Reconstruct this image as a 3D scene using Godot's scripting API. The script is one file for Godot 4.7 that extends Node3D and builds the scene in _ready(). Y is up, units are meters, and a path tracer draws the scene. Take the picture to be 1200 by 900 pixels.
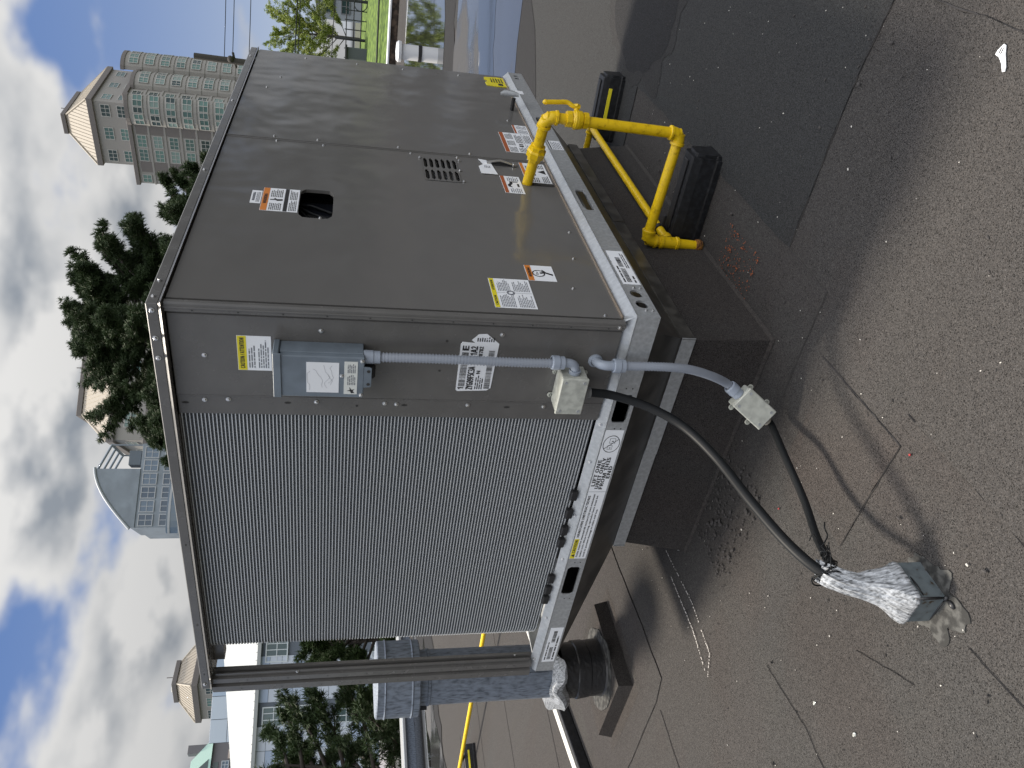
extends Node3D

# ---------------------------------------------------------------- mesh builder
class M:
	var v := PackedVector3Array()
	var n := PackedVector3Array()
	var c := PackedColorArray()
	func tri(a: Vector3, b: Vector3, d: Vector3) -> void:
		var m := (b - a).cross(d - a)
		if m.length_squared() < 1e-18:
			return
		m = m.normalized()
		v.append(a); v.append(d); v.append(b)
		n.append(m); n.append(m); n.append(m)
	func quad(a: Vector3, b: Vector3, d: Vector3, e: Vector3) -> void:
		tri(a, b, d); tri(a, d, e)
	func tris(a: Vector3, b: Vector3, d: Vector3, na: Vector3, nb: Vector3, nd: Vector3) -> void:
		v.append(a); v.append(d); v.append(b)
		n.append(na); n.append(nd); n.append(nb)
	func quads(a: Vector3, b: Vector3, d: Vector3, e: Vector3, na: Vector3, nb: Vector3, nd: Vector3, ne: Vector3) -> void:
		tris(a, b, d, na, nb, nd); tris(a, d, e, na, nd, ne)
	func xbox(t: Transform3D, size: Vector3, bev := 0.0) -> void:
		var h := size * 0.5
		var k: float = min(bev, min(h.x, min(h.y, h.z)) * 0.9)
		var p := func(s: Vector3, ax: int) -> Vector3:
			var q := h - Vector3(k, k, k)
			q[ax] = h[ax]
			return t * (q * s)
		for ax in 3:
			var a1 := (ax + 1) % 3
			var a2 := (ax + 2) % 3
			for s in [-1.0, 1.0]:
				var cs := []
				for q in [[-1.0, -1.0], [1.0, -1.0], [1.0, 1.0], [-1.0, 1.0]]:
					var sg := Vector3.ONE
					sg[ax] = s; sg[a1] = q[0]; sg[a2] = q[1]
					cs.append(p.call(sg, ax))
				if s > 0:
					quad(cs[0], cs[1], cs[2], cs[3])
				else:
					quad(cs[3], cs[2], cs[1], cs[0])
		if k <= 0.0:
			return
		for ax in 3:
			var a1 := (ax + 1) % 3
			var a2 := (ax + 2) % 3
			for s1 in [-1.0, 1.0]:
				for s2 in [-1.0, 1.0]:
					var lo := Vector3.ONE
					lo[ax] = -1.0; lo[a1] = s1; lo[a2] = s2
					var hi := lo
					hi[ax] = 1.0
					if s1 * s2 > 0:
						quad(p.call(lo, a1), p.call(lo, a2), p.call(hi, a2), p.call(hi, a1))
					else:
						quad(p.call(lo, a2), p.call(lo, a1), p.call(hi, a1), p.call(hi, a2))
		for sx in [-1.0, 1.0]:
			for sy in [-1.0, 1.0]:
				for sz in [-1.0, 1.0]:
					var sg := Vector3(sx, sy, sz)
					if sx * sy * sz > 0:
						tri(p.call(sg, 0), p.call(sg, 1), p.call(sg, 2))
					else:
						tri(p.call(sg, 0), p.call(sg, 2), p.call(sg, 1))
	func box(a: Vector3, b: Vector3, bev := 0.0) -> void:
		xbox(Transform3D(Basis.IDENTITY, (a + b) * 0.5), (b - a).abs(), bev)
	func tube(pts: Array, r, sides := 14, caps := true, squash := 1.0) -> void:
		var ds := []
		for i in pts.size():
			var a: Vector3 = pts[max(i - 1, 0)]
			var b: Vector3 = pts[min(i + 1, pts.size() - 1)]
			ds.append((b - a).normalized())
		var d0: Vector3 = ds[0]
		var up := Vector3.UP if absf(d0.y) < 0.9 else Vector3.RIGHT
		var s := d0.cross(up).normalized()
		var rings := []
		var norms := []
		for i in pts.size():
			var d: Vector3 = ds[i]
			s = (s - d * s.dot(d)).normalized()
			var w := d.cross(s)
			var rr: float = r[i] if r is Array or r is PackedFloat32Array else r
			var ring := []
			var nn := []
			for k in sides + 1:
				var an := TAU * k / sides
				var q := s * cos(an) + w * sin(an) * squash
				nn.append(q.normalized())
				ring.append(pts[i] + q * rr)
			rings.append(ring); norms.append(nn)
		for i in pts.size() - 1:
			for k in sides:
				quads(rings[i][k], rings[i][k + 1], rings[i + 1][k + 1], rings[i + 1][k], norms[i][k], norms[i][k + 1], norms[i + 1][k + 1], norms[i + 1][k])
		if caps:
			for k in sides:
				tri(pts[0], rings[0][k + 1], rings[0][k])
				var e := pts.size() - 1
				tri(pts[e], rings[e][k], rings[e][k + 1])
	func lathe(o: Vector3, ax: Vector3, prof: Array, sides := 20, smooth := true) -> void:
		var up := Vector3.UP if absf(ax.y) < 0.9 else Vector3.RIGHT
		var s := ax.cross(up).normalized()
		var w := ax.cross(s)
		for i in prof.size() - 1:
			var p: Vector2 = prof[i]
			var q: Vector2 = prof[i + 1]
			var t := (q - p).normalized()
			for k in sides:
				var a0 := TAU * k / sides
				var a1 := TAU * (k + 1) / sides
				var e0 := s * cos(a0) + w * sin(a0)
				var e1 := s * cos(a1) + w * sin(a1)
				var n0 := e0 * t.y - ax * t.x
				var n1 := e1 * t.y - ax * t.x
				if not smooth:
					n0 = (n0 + n1).normalized(); n1 = n0
				quads(o + e0 * p.x + ax * p.y, o + e1 * p.x + ax * p.y, o + e1 * q.x + ax * q.y, o + e0 * q.x + ax * q.y, n0, n1, n1, n0)
	# flat plate with one rounded hole; frame f = Transform3D(ux, uy, n, origin)
	func cell(f: Transform3D, r: Rect2, hc: Vector2, hs: Vector2, pw := 2.0, depth := 0.004, seg := 36) -> void:
		var ang := []
		for i in seg:
			ang.append(TAU * i / seg)
		for q in [r.position, r.end, Vector2(r.position.x, r.end.y), Vector2(r.end.x, r.position.y)]:
			var d: Vector2 = q - hc
			ang.append(fposmod(d.angle(), TAU))
		ang.sort()
		var inn := []
		var out := []
		for a in ang:
			var cx := cos(a)
			var sy := sin(a)
			var rad := pow(pow(absf(cx / hs.x), pw) + pow(absf(sy / hs.y), pw), -1.0 / pw)
			inn.append(hc + Vector2(cx, sy) * rad)
			var t := 1e9
			if cx > 1e-6: t = min(t, (r.end.x - hc.x) / cx)
			if cx < -1e-6: t = min(t, (r.position.x - hc.x) / cx)
			if sy > 1e-6: t = min(t, (r.end.y - hc.y) / sy)
			if sy < -1e-6: t = min(t, (r.position.y - hc.y) / sy)
			out.append(hc + Vector2(cx, sy) * t)
		for i in ang.size():
			var j := (i + 1) % ang.size()
			if (out[i] - out[j]).length() < 1e-6 and (inn[i] - inn[j]).length() < 1e-6:
				continue
			var a := f * Vector3(inn[i].x, inn[i].y, 0)
			var b := f * Vector3(inn[j].x, inn[j].y, 0)
			quad(a, f * Vector3(out[i].x, out[i].y, 0), f * Vector3(out[j].x, out[j].y, 0), b)
			quad(f * Vector3(inn[i].x, inn[i].y, -depth), a, b, f * Vector3(inn[j].x, inn[j].y, -depth))
	func rect(f: Transform3D, r: Rect2, z := 0.0) -> void:
		quad(f * Vector3(r.position.x, r.position.y, z), f * Vector3(r.end.x, r.position.y, z), f * Vector3(r.end.x, r.end.y, z), f * Vector3(r.position.x, r.end.y, z))
	# prism of an outline in the plane of f, from z0 to z1 along its normal
	func prism(f: Transform3D, poly: PackedVector2Array, z0: float, z1: float) -> void:
		var idx := Geometry2D.triangulate_polygon(poly)
		var ccw := not Geometry2D.is_polygon_clockwise(poly)
		for i in range(0, idx.size(), 3):
			var a := poly[idx[i]]
			var b := poly[idx[i + 1]]
			var d := poly[idx[i + 2]]
			if (b - a).cross(d - a) < 0:
				var t := b
				b = d; d = t
			tri(f * Vector3(a.x, a.y, z1), f * Vector3(b.x, b.y, z1), f * Vector3(d.x, d.y, z1))
			if z1 != z0:
				tri(f * Vector3(a.x, a.y, z0), f * Vector3(d.x, d.y, z0), f * Vector3(b.x, b.y, z0))
		if z1 == z0:
			return
		for i in poly.size():
			var a := poly[i]
			var b := poly[(i + 1) % poly.size()]
			if not ccw:
				var t := a
				a = b; b = t
			quad(f * Vector3(a.x, a.y, z0), f * Vector3(b.x, b.y, z0), f * Vector3(b.x, b.y, z1), f * Vector3(a.x, a.y, z1))
	func ball(o: Vector3, r: Vector3, seg := 8) -> void:
		var g := func(i: int, j: int) -> Vector3:
			var la := -PI / 2 + PI * i / seg
			var lo := TAU * j / (seg * 2)
			return Vector3(cos(la) * cos(lo), sin(la), -cos(la) * sin(lo))
		for i in seg:
			for j in seg * 2:
				var a: Vector3 = g.call(i, j)
				var b: Vector3 = g.call(i, j + 1)
				var d: Vector3 = g.call(i + 1, j + 1)
				var e: Vector3 = g.call(i + 1, j)
				quads(o + a * r, o + b * r, o + d * r, o + e * r, a, b, d, e)
	func mesh(off := Vector3.ZERO, mat: Material = null) -> ArrayMesh:
		var am := ArrayMesh.new()
		add_to(am, off, mat)
		return am
	func add_to(am: ArrayMesh, off := Vector3.ZERO, mat: Material = null) -> void:
		var arr := []
		arr.resize(Mesh.ARRAY_MAX)
		var vv := v.duplicate()
		if off != Vector3.ZERO:
			for i in vv.size():
				vv[i] -= off
		arr[Mesh.ARRAY_VERTEX] = vv
		arr[Mesh.ARRAY_NORMAL] = n
		if c.size() == v.size():
			arr[Mesh.ARRAY_COLOR] = c
		am.add_surface_from_arrays(Mesh.PRIMITIVE_TRIANGLES, arr)
		if mat:
			am.surface_set_material(am.get_surface_count() - 1, mat)

var org := {}
var names := {}
var mats := {}
var rng := RandomNumberGenerator.new()

func numbered(parent: Node, called: String) -> String:
	var key := str(parent.get_instance_id()) + called
	var k: int = names.get(key, 0)
	names[key] = k + 1
	return called if k == 0 else "%s_%03d" % [called, k]

func thing(called: String, label: String, category: String, at: Vector3, group := "") -> Node3D:
	var o := Node3D.new()
	o.name = numbered(self, called)
	add_child(o, true)
	o.position = at
	org[o] = at
	tag(o, label, category, group)
	return o

func tag(o: Node, label: String, category: String, group := "") -> void:
	o.set_meta("label", label)
	o.set_meta("category", category)
	if group != "":
		o.set_meta("group", group)

func obj(called: String, m: M, mat: Material, parent: Node = self) -> MeshInstance3D:
	var off: Vector3 = org.get(parent, Vector3.ZERO)
	var o := MeshInstance3D.new()
	o.name = numbered(parent, called)
	o.mesh = m.mesh(off, mat)
	parent.add_child(o, true)
	org[o] = off
	return o

func put(called: String, mesh: Mesh, t: Transform3D, parent: Node, mat: Material = null) -> MeshInstance3D:
	var off: Vector3 = org.get(parent, Vector3.ZERO)
	var o := MeshInstance3D.new()
	o.name = numbered(parent, called)
	o.mesh = mesh
	o.transform = Transform3D(t.basis, t.origin - off)
	if mat:
		o.material_override = mat
	parent.add_child(o, true)
	org[o] = t.origin
	return o

func struct(called: String, m: M, mat: Material) -> MeshInstance3D:
	var o := obj(called, m, mat)
	o.set_meta("kind", "structure")
	return o

func lin(r: float, g: float, b: float) -> Color:
	return Color(r, g, b).linear_to_srgb()

func mk(key: String, col: Color, rough: float, metal := 0.0, spec := 0.5) -> StandardMaterial3D:
	if mats.has(key):
		return mats[key]
	var m := StandardMaterial3D.new()
	m.albedo_color = col
	m.roughness = rough
	m.metallic = metal
	m.metallic_specular = spec
	m.cull_mode = BaseMaterial3D.CULL_DISABLED
	mats[key] = m
	return m

func noise(freq: float, oct := 4, sd := 1, kind := FastNoiseLite.TYPE_SIMPLEX_SMOOTH) -> FastNoiseLite:
	var f := FastNoiseLite.new()
	f.noise_type = kind
	f.frequency = freq
	f.seed = sd
	f.fractal_octaves = oct
	f.fractal_type = FastNoiseLite.FRACTAL_FBM
	return f

func tex(f: FastNoiseLite, size: int, cols: Array, offs: Array, normal := false, bump := 4.0) -> NoiseTexture2D:
	var t := NoiseTexture2D.new()
	t.width = size
	t.height = size
	t.seamless = true
	t.noise = f
	if normal:
		t.as_normal_map = true
		t.bump_strength = bump
	else:
		var g := Gradient.new()
		g.offsets = PackedFloat32Array(offs)
		g.colors = PackedColorArray(cols)
		t.color_ramp = g
	return t

func tri_map(m: StandardMaterial3D, per_metre: float) -> void:
	m.uv1_triplanar = true
	m.uv1_world_triplanar = true
	m.uv1_scale = Vector3.ONE * per_metre

func grey(x: float) -> Color:
	return Color(x, x, x)

# ---------------------------------------------------------------- materials
func make_materials() -> void:
	# taupe enamel, slightly orange-peeled
	var p := mk("paint", lin(0.130, 0.126, 0.120), 0.18, 0.0, 0.48)
	p.normal_enabled = true
	p.normal_texture = tex(noise(0.006, 3, 5), 512, [], [], true, 2.0)
	p.normal_scale = 0.75
	p.roughness_texture = tex(noise(0.02, 5, 8), 512, [grey(0.75), grey(1.0)], [0.3, 0.75])
	tri_map(p, 0.9)
	var pf := mk("paint_front", lin(0.130, 0.126, 0.120), 0.28, 0.0, 0.5)
	pf.roughness_texture = p.roughness_texture
	pf.albedo_texture = tex(noise(0.012, 5, 12), 512, [grey(0.94), grey(1.0)], [0.2, 0.8])
	tri_map(pf, 1.4)
	var g := mk("galv", lin(0.50, 0.52, 0.53), 0.45, 0.45, 0.5)
	g.albedo_texture = tex(noise(0.05, 3, 21, FastNoiseLite.TYPE_CELLULAR), 512, [grey(0.86), grey(1.0)], [0.1, 0.9])
	g.roughness_texture = tex(noise(0.03, 4, 22), 512, [grey(0.7), grey(1.0)], [0.3, 0.7])
	tri_map(g, 3.0)
	var gw := mk("galv_weathered", lin(0.25, 0.29, 0.35), 0.55, 0.4, 0.5)
	gw.albedo_texture = tex(noise(0.035, 6, 31), 512, [grey(0.55), grey(0.85), grey(1.0)], [0.10, 0.36, 0.8])
	tri_map(gw, 2.6)
	gw.uv1_scale = Vector3(4.0, 1.1, 4.0)
	var br := mk("bronze_sheet", lin(0.095, 0.089, 0.079), 0.30, 0.1)
	br.albedo_texture = tex(noise(0.02, 4, 33), 256, [grey(0.7), grey(1.0)], [0.3, 0.7])
	tri_map(br, 2.0)
	mk("black", lin(0.012, 0.012, 0.013), 0.6)
	mk("hole_shade", lin(0.03, 0.029, 0.027), 0.8)  # dark colour painted for the shade in small holes
	mk("dark_gloss", lin(0.008, 0.009, 0.012), 0.08)
	mk("steel", lin(0.62, 0.62, 0.62), 0.28, 1.0)
	mk("alu", lin(0.60, 0.62, 0.63), 0.45, 0.35)
	var fin := mk("fin", lin(0.085, 0.095, 0.104), 0.6, 0.2)
	fin.albedo_texture = tex(noise(0.09, 4, 41), 512, [grey(0.75), grey(1.0)], [0.3, 0.7])
	tri_map(fin, 3.0)
	mk("white_print", lin(0.80, 0.82, 0.84), 0.45)
	mk("cream_print", lin(0.68, 0.70, 0.66), 0.5)
	mk("ink", lin(0.02, 0.02, 0.022), 0.5)
	mk("grey_ink", lin(0.16, 0.17, 0.19), 0.5)
	mk("orange_print", lin(0.62, 0.20, 0.03), 0.45)
	mk("rust_print", lin(0.36, 0.09, 0.025), 0.45)
	mk("yellow_print", lin(0.72, 0.62, 0.02), 0.45)
	var y := mk("yellow_paint", lin(0.74, 0.49, 0.006), 0.33)
	y.albedo_texture = tex(noise(0.03, 5, 51), 256, [Color(0.5, 0.44, 0.34), Color(0.86, 0.84, 0.78), Color(1, 1, 1)], [0.06, 0.16, 0.36])
	y.normal_enabled = true
	y.normal_texture = tex(noise(0.05, 3, 52), 256, [], [], true, 3.0)
	y.normal_scale = 0.25
	tri_map(y, 4.0)
	var rb := mk("rubber", lin(0.016, 0.017, 0.02), 0.55)
	rb.albedo_texture = tex(noise(0.05, 5, 61), 256, [grey(0.55), grey(1.0)], [0.3, 0.75])
	tri_map(rb, 3.0)
	mk("cable", lin(0.010, 0.011, 0.012), 0.5, 0.0, 0.3)
	mk("conduit_grey", lin(0.31, 0.34, 0.39), 0.42)
	mk("fitting_grey", lin(0.30, 0.34, 0.40), 0.38)
	var pv := mk("pvc_box", lin(0.50, 0.51, 0.45), 0.5)
	pv.albedo_texture = tex(noise(0.02, 5, 71), 256, [grey(0.86), grey(1.0)], [0.15, 0.7])
	tri_map(pv, 6.0)
	var db := mk("disc_grey", lin(0.165, 0.20, 0.235), 0.42)
	db.albedo_texture = tex(noise(0.015, 5, 72), 256, [grey(0.92), grey(1.0)], [0.2, 0.75])
	tri_map(db, 3.0)
	var tp := mk("tape", lin(0.50, 0.52, 0.54), 0.38, 0.25)
	tp.albedo_texture = tex(noise(0.02, 6, 81), 512, [grey(0.28), grey(0.78), grey(1.0)], [0.14, 0.40, 0.66])
	tp.normal_enabled = true
	tp.normal_texture = tex(noise(0.03, 4, 82), 512, [], [], true, 3.0)
	tri_map(tp, 5.0)
	tp.uv1_scale = Vector3(13.0, 3.0, 13.0)
	var bm := mk("mastic", lin(0.02, 0.02, 0.021), 0.35)
	bm.normal_enabled = true
	bm.normal_texture = tex(noise(0.03, 4, 91), 256, [], [], true, 2.5)
	tri_map(bm, 4.0)
	var cm := mk("cement", lin(0.066, 0.066, 0.062), 0.85)
	cm.albedo_texture = tex(noise(0.03, 6, 92), 256, [grey(0.55), grey(1.0)], [0.3, 0.65])
	tri_map(cm, 4.0)
	mk("bitumen", lin(0.045, 0.041, 0.039), 0.85)
	mk("chalk", lin(0.42, 0.40, 0.38), 0.9)
	# granulated roofing
	var im := granules(1024)
	var roof := mk("roofing", lin(0.089, 0.083, 0.079), 0.93, 0.0, 0.35)
	roof.albedo_texture = ImageTexture.create_from_image(im)
	var nm := im.duplicate()
	nm.convert(Image.FORMAT_RGBA8)
	nm.bump_map_to_normal_map(3.0)
	roof.normal_enabled = true
	roof.normal_texture = ImageTexture.create_from_image(nm)
	roof.normal_scale = 0.8
	roof.vertex_color_use_as_albedo = true
	tri_map(roof, 1.55)
	var wet := mk("damp_roofing", lin(0.040, 0.040, 0.042), 1.0, 0.0, 0.35)
	wet.albedo_texture = roof.albedo_texture
	tri_map(wet, 1.55)
	var dry := mk("drying_roofing", lin(0.055, 0.054, 0.054), 0.95, 0.0, 0.35)
	dry.albedo_texture = roof.albedo_texture
	tri_map(dry, 1.55)
	var film := mk("water_film", lin(0.032, 0.032, 0.033), 1.0, 0.0, 0.5)
	film.roughness_texture = tex(noise(0.006, 5, 97), 512, [grey(0.03), grey(0.10), grey(0.75)], [0.0, 0.50, 0.72])
	tri_map(film, 0.16)
	var wt := mk("water", lin(0.012, 0.012, 0.012), 0.03, 0.0, 0.55)
	wt.normal_enabled = true
	wt.normal_texture = tex(noise(0.01, 3, 95), 256, [], [], true, 1.0)
	wt.normal_scale = 0.03
	tri_map(wt, 0.5)

func granules(size: int) -> Image:
	var r := RandomNumberGenerator.new()
	r.seed = 77
	var data := PackedByteArray()
	data.resize(size * size * 3)
	var val := PackedFloat32Array()
	val.resize(size * size)
	for i in size * size:
		val[i] = 0.50 + 0.10 * r.randf()
	var two := [[0, 0], [1, 0], [0, 1], [1, 1]]
	var three := [[0, 0], [1, 0], [2, 0], [0, 1], [1, 1], [2, 1], [1, 2], [0, 2]]
	for k in 120000:
		var x := r.randi() % size
		var y := r.randi() % size
		var t := r.randf()
		var lev := 0.30 + 0.46 * r.randf()
		if t > 0.99:
			lev = 1.0
		elif t < 0.10:
			lev = 0.14
		for a in (three if r.randf() < 0.5 else two):
			var q: int = ((y + a[1]) % size) * size + (x + a[0]) % size
			val[q] = lev
	for i in size * size:
		var g: float = clampf(val[i] * 1.35, 0.0, 1.0)
		var warm := 0.012 * sin(val[i] * 913.0)
		data[i * 3] = int(clampf(g + warm, 0, 1) * 255)
		data[i * 3 + 1] = int(g * 255)
		data[i * 3 + 2] = int(clampf(g - warm, 0, 1) * 255)
	return Image.create_from_data(size, size, false, Image.FORMAT_RGB8, data)

# ---------------------------------------------------------------- sky
func make_sky() -> Sky:
	var w := 2560
	var h := 1280
	var big := noise(1.0, 6, 3)
	big.fractal_gain = 0.5
	var soft := noise(0.5, 2, 9)
	var data := PackedFloat32Array()
	data.resize(w * h * 3)
	var sun := Vector3(-0.48, 1.0, -0.05).normalized()
	for j in h:
		var el := PI * (0.5 - (j + 0.5) / h)
		var se := sin(el)
		var ce := cos(el)
		if se < -0.04:
			for i in w:
				var q := (j * w + i) * 3
				data[q] = 0.10; data[q + 1] = 0.105; data[q + 2] = 0.11
			continue
		var s := maxf(se, 0.0)
		var hz := pow(1.0 - s, 4.6)
		var blue := Color(0.050, 0.126, 0.335).lerp(Color(0.40, 0.45, 0.51), hz)
		var level := 0.29 + 0.50 * s   # a cloudy sky is brighter overhead than near the horizon
		for i in w:
			var az := TAU * ((i + 0.5) / w - 0.5)
			var d := Vector3(sin(az) * ce, s, -cos(az) * ce)
			var k := 2.5 / (s + 0.42)
			var p := Vector3(d.x * k + SKY_X, d.z * k + SKY_Z, s * 4.6)
			var base := soft.get_noise_3d(p.x, p.y, p.z) * 0.8
			var f := big.get_noise_3d(p.x, p.y, p.z) * 0.9 + base
			var cov := smoothstep(-0.20, 0.20, f + 0.045)
			var thick := smoothstep(0.08, 0.62, f)
			# towards the light the puffs are white, away from it and underneath they are grey
			var up := big.get_noise_3d(p.x + sun.x * 0.22, p.y + sun.z * 0.22, p.z + 0.26) * 0.9 + base
			var edge := clampf(0.5 + (f - up) * 1.9, 0.0, 1.0)
			var white := Color(1.22, 1.21, 1.19).lerp(Color(0.86, 0.89, 0.93), hz * 0.5)
			var c := white.lerp(Color(0.45, 0.50, 0.57), clampf(thick * (1.35 - 1.2 * edge) + (0.5 - edge) * 0.35, 0.0, 1.0))
			var o := blue.lerp(c * level, cov)
			var g := maxf(d.dot(sun), 0.0)
			var glow := 1.35 * pow(g, 3.0) + 1.2 * pow(g, 40.0)
			var q := (j * w + i) * 3
			data[q] = o.r + glow
			data[q + 1] = o.g + glow * 0.98
			data[q + 2] = o.b + glow * 0.94
	var img := Image.create_from_data(w, h, false, Image.FORMAT_RGBF, data.to_byte_array())
	var pm := PanoramaSkyMaterial.new()
	pm.panorama = ImageTexture.create_from_image(img)
	pm.energy_multiplier = 1.0
	var sky := Sky.new()
	sky.sky_material = pm
	return sky

const SKY_X := 101.4
const SKY_Z := -44.6
const EYE := Vector3(0.946069, 1.228093, 1.566488)

func _ready() -> void:
	rng.seed = 4242
	# camera: a phone held on its side, so the picture is rolled by a quarter turn
	var cam := Camera3D.new()
	cam.name = "camera"
	add_child(cam)
	var right := Vector3(0.79841, 0.026317, -0.601538)
	var up := Vector3(-0.149489, 0.976428, -0.155696)
	var back := Vector3(0.583261, 0.214232, 0.783524)
	cam.transform = Transform3D(Basis(-up, right, back).orthonormalized(), EYE)
	cam.fov = 52.7596
	cam.near = 0.05
	cam.far = 3000.0
	cam.current = true
	var we := WorldEnvironment.new()
	we.name = "environment"
	var env := Environment.new()
	env.background_mode = Environment.BG_SKY
	env.sky = make_sky()
	env.background_energy_multiplier = 1.0
	env.tonemap_mode = Environment.TONE_MAPPER_LINEAR
	env.tonemap_exposure = 1.42
	env.sdfgi_enabled = true
	env.ssao_enabled = true
	env.ssil_enabled = true
	we.environment = env
	add_child(we)
	var sun := DirectionalLight3D.new()
	sun.name = "sun"
	sun.light_energy = 1.4
	sun.light_color = Color(1.0, 0.955, 0.89)
	sun.light_angular_distance = 8.0
	sun.shadow_enabled = true
	add_child(sun)
	sun.look_at_from_position(Vector3(-4.8, 10, -0.5), Vector3.ZERO, Vector3.RIGHT)
	make_materials()
	build_ground()
	build_roof()
	build_background()
	build_curb()
	build_unit()
	build_electrical()
	build_gas()
	build_vent()
	build_roof_details()

# ---------------------------------------------------------------- setting
func build_ground() -> void:
	var gm := mk("far_ground", lin(0.085, 0.095, 0.06), 0.95)
	gm.albedo_texture = tex(noise(0.01, 5, 101), 512, [grey(0.6), grey(1.0)], [0.3, 0.7])
	tri_map(gm, 0.02)
	var m := M.new()
	m.quad(Vector3(-1500, -5, 1500), Vector3(1500, -5, 1500), Vector3(1500, -5, -1500), Vector3(-1500, -5, -1500))
	struct("ground", m, gm)
	# grassy bank beyond the right edge of the roof
	var lm := mk("lawn", lin(0.105, 0.165, 0.02), 0.9)
	lm.albedo_texture = tex(noise(0.02, 5, 103), 512, [Color(0.6, 0.66, 0.5), Color(1, 1, 1)], [0.3, 0.7])
	tri_map(lm, 0.12)
	var b := M.new()
	var nz := noise(0.05, 3, 104)
	var prev := []
	for k in 25:
		var dist := 36.0 + k * 2.4
		var row := []
		for i in 21:
			var a := deg_to_rad(-24.0 + i * 1.5)
			var y := lerpf(-4.4, 0.25, clampf(k / 22.0, 0, 1)) + nz.get_noise_2d(i * 4.0, k * 2.4) * 0.25
			row.append(EYE * Vector3(1, 0, 1) + Vector3(sin(a) * dist, y, -cos(a) * dist))
		if k > 0:
			for i in 20:
				b.quad(prev[i], prev[i + 1], row[i + 1], row[i])
		prev = row
	var bo := struct("grass_bank", b, lm)
	bo.name = "grass_bank"
	for k in 2:
		var pm := M.new()
		var d0 := 58.0 + k * 14.0
		var pts := []
		for i in 13:
			var a := deg_to_rad(-17.0 + i * 1.0)
			var f := (d0 - 36.0) / 2.4 / 22.0
			pts.append(EYE * Vector3(1, 0, 1) + Vector3(sin(a) * d0, lerpf(-4.4, 0.25, f) + 0.32, -cos(a) * d0))
		pm.tube(pts, 0.09, 6)
		var po := obj("lawn_edging_pipe", pm, mk("edging", lin(0.03, 0.035, 0.025), 0.7))
		tag(po, ["thin dark pipe across the lawn, nearer to the roof", "thin dark pipe across the lawn, farther up the bank"][k], "pipe")

func grid_line(a: float, b: float, fine0: float, fine1: float, coarse: float, fine: float) -> PackedFloat32Array:
	var o := PackedFloat32Array()
	var x := a
	while x < fine0 - 1e-4:
		o.append(x); x += coarse
	x = fine0
	while x < fine1 - 1e-4:
		o.append(x); x += fine
	x = fine1
	while x < b - 1e-4:
		o.append(x); x += coarse
	o.append(b)
	return o

var n_tone: FastNoiseLite
var n_blot: FastNoiseLite

# colour of the worn granules at a place: brown where fresh, greyer where weathered
func worn(x: float, z: float, tone: Color) -> Color:
	var a := n_tone.get_noise_2d(x, z)
	var b := n_blot.get_noise_2d(x, z)
	var c := tone * (1.0 + 0.20 * a + 0.10 * b)
	c = Color(c.r * 1.025, c.g * 0.995, c.b * 0.985).lerp(Color(c.r * 0.98, c.g * 1.01, c.b * 1.02), clampf(0.5 + b * 1.8, 0, 1))
	c.a = 1.0
	return c

func sheet(called: String, poly: PackedVector2Array, y: float, tone: Color) -> void:
	# a lap of roofing membrane: outline in x, z with a slightly ragged edge
	var out := PackedVector2Array()
	for i in poly.size():
		var a := poly[i]
		var b := poly[(i + 1) % poly.size()]
		var k: int = clampi(int((b - a).length() / 0.06), 1, 60)
		var side := (b - a).normalized().orthogonal()
		for j in k:
			var p := a.lerp(b, float(j) / k)
			if j > 0:
				p += side * n_blot.get_noise_2d(p.x * 9.0, p.y * 9.0) * 0.010
			out.append(p)
	var m := M.new()
	# plane x,z: use frame with ux = x, uy = -z so that the normal points up
	for i in out.size():
		out[i] = Vector2(out[i].x, -out[i].y)
	var f := Transform3D(Basis(Vector3.RIGHT, Vector3.FORWARD, Vector3.UP), Vector3.ZERO)
	m.prism(f, out, 0.0005, y)
	for i in m.v.size():
		m.c.append(worn(m.v[i].x, m.v[i].z, tone))
	struct(called, m, mats.roofing)

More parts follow.
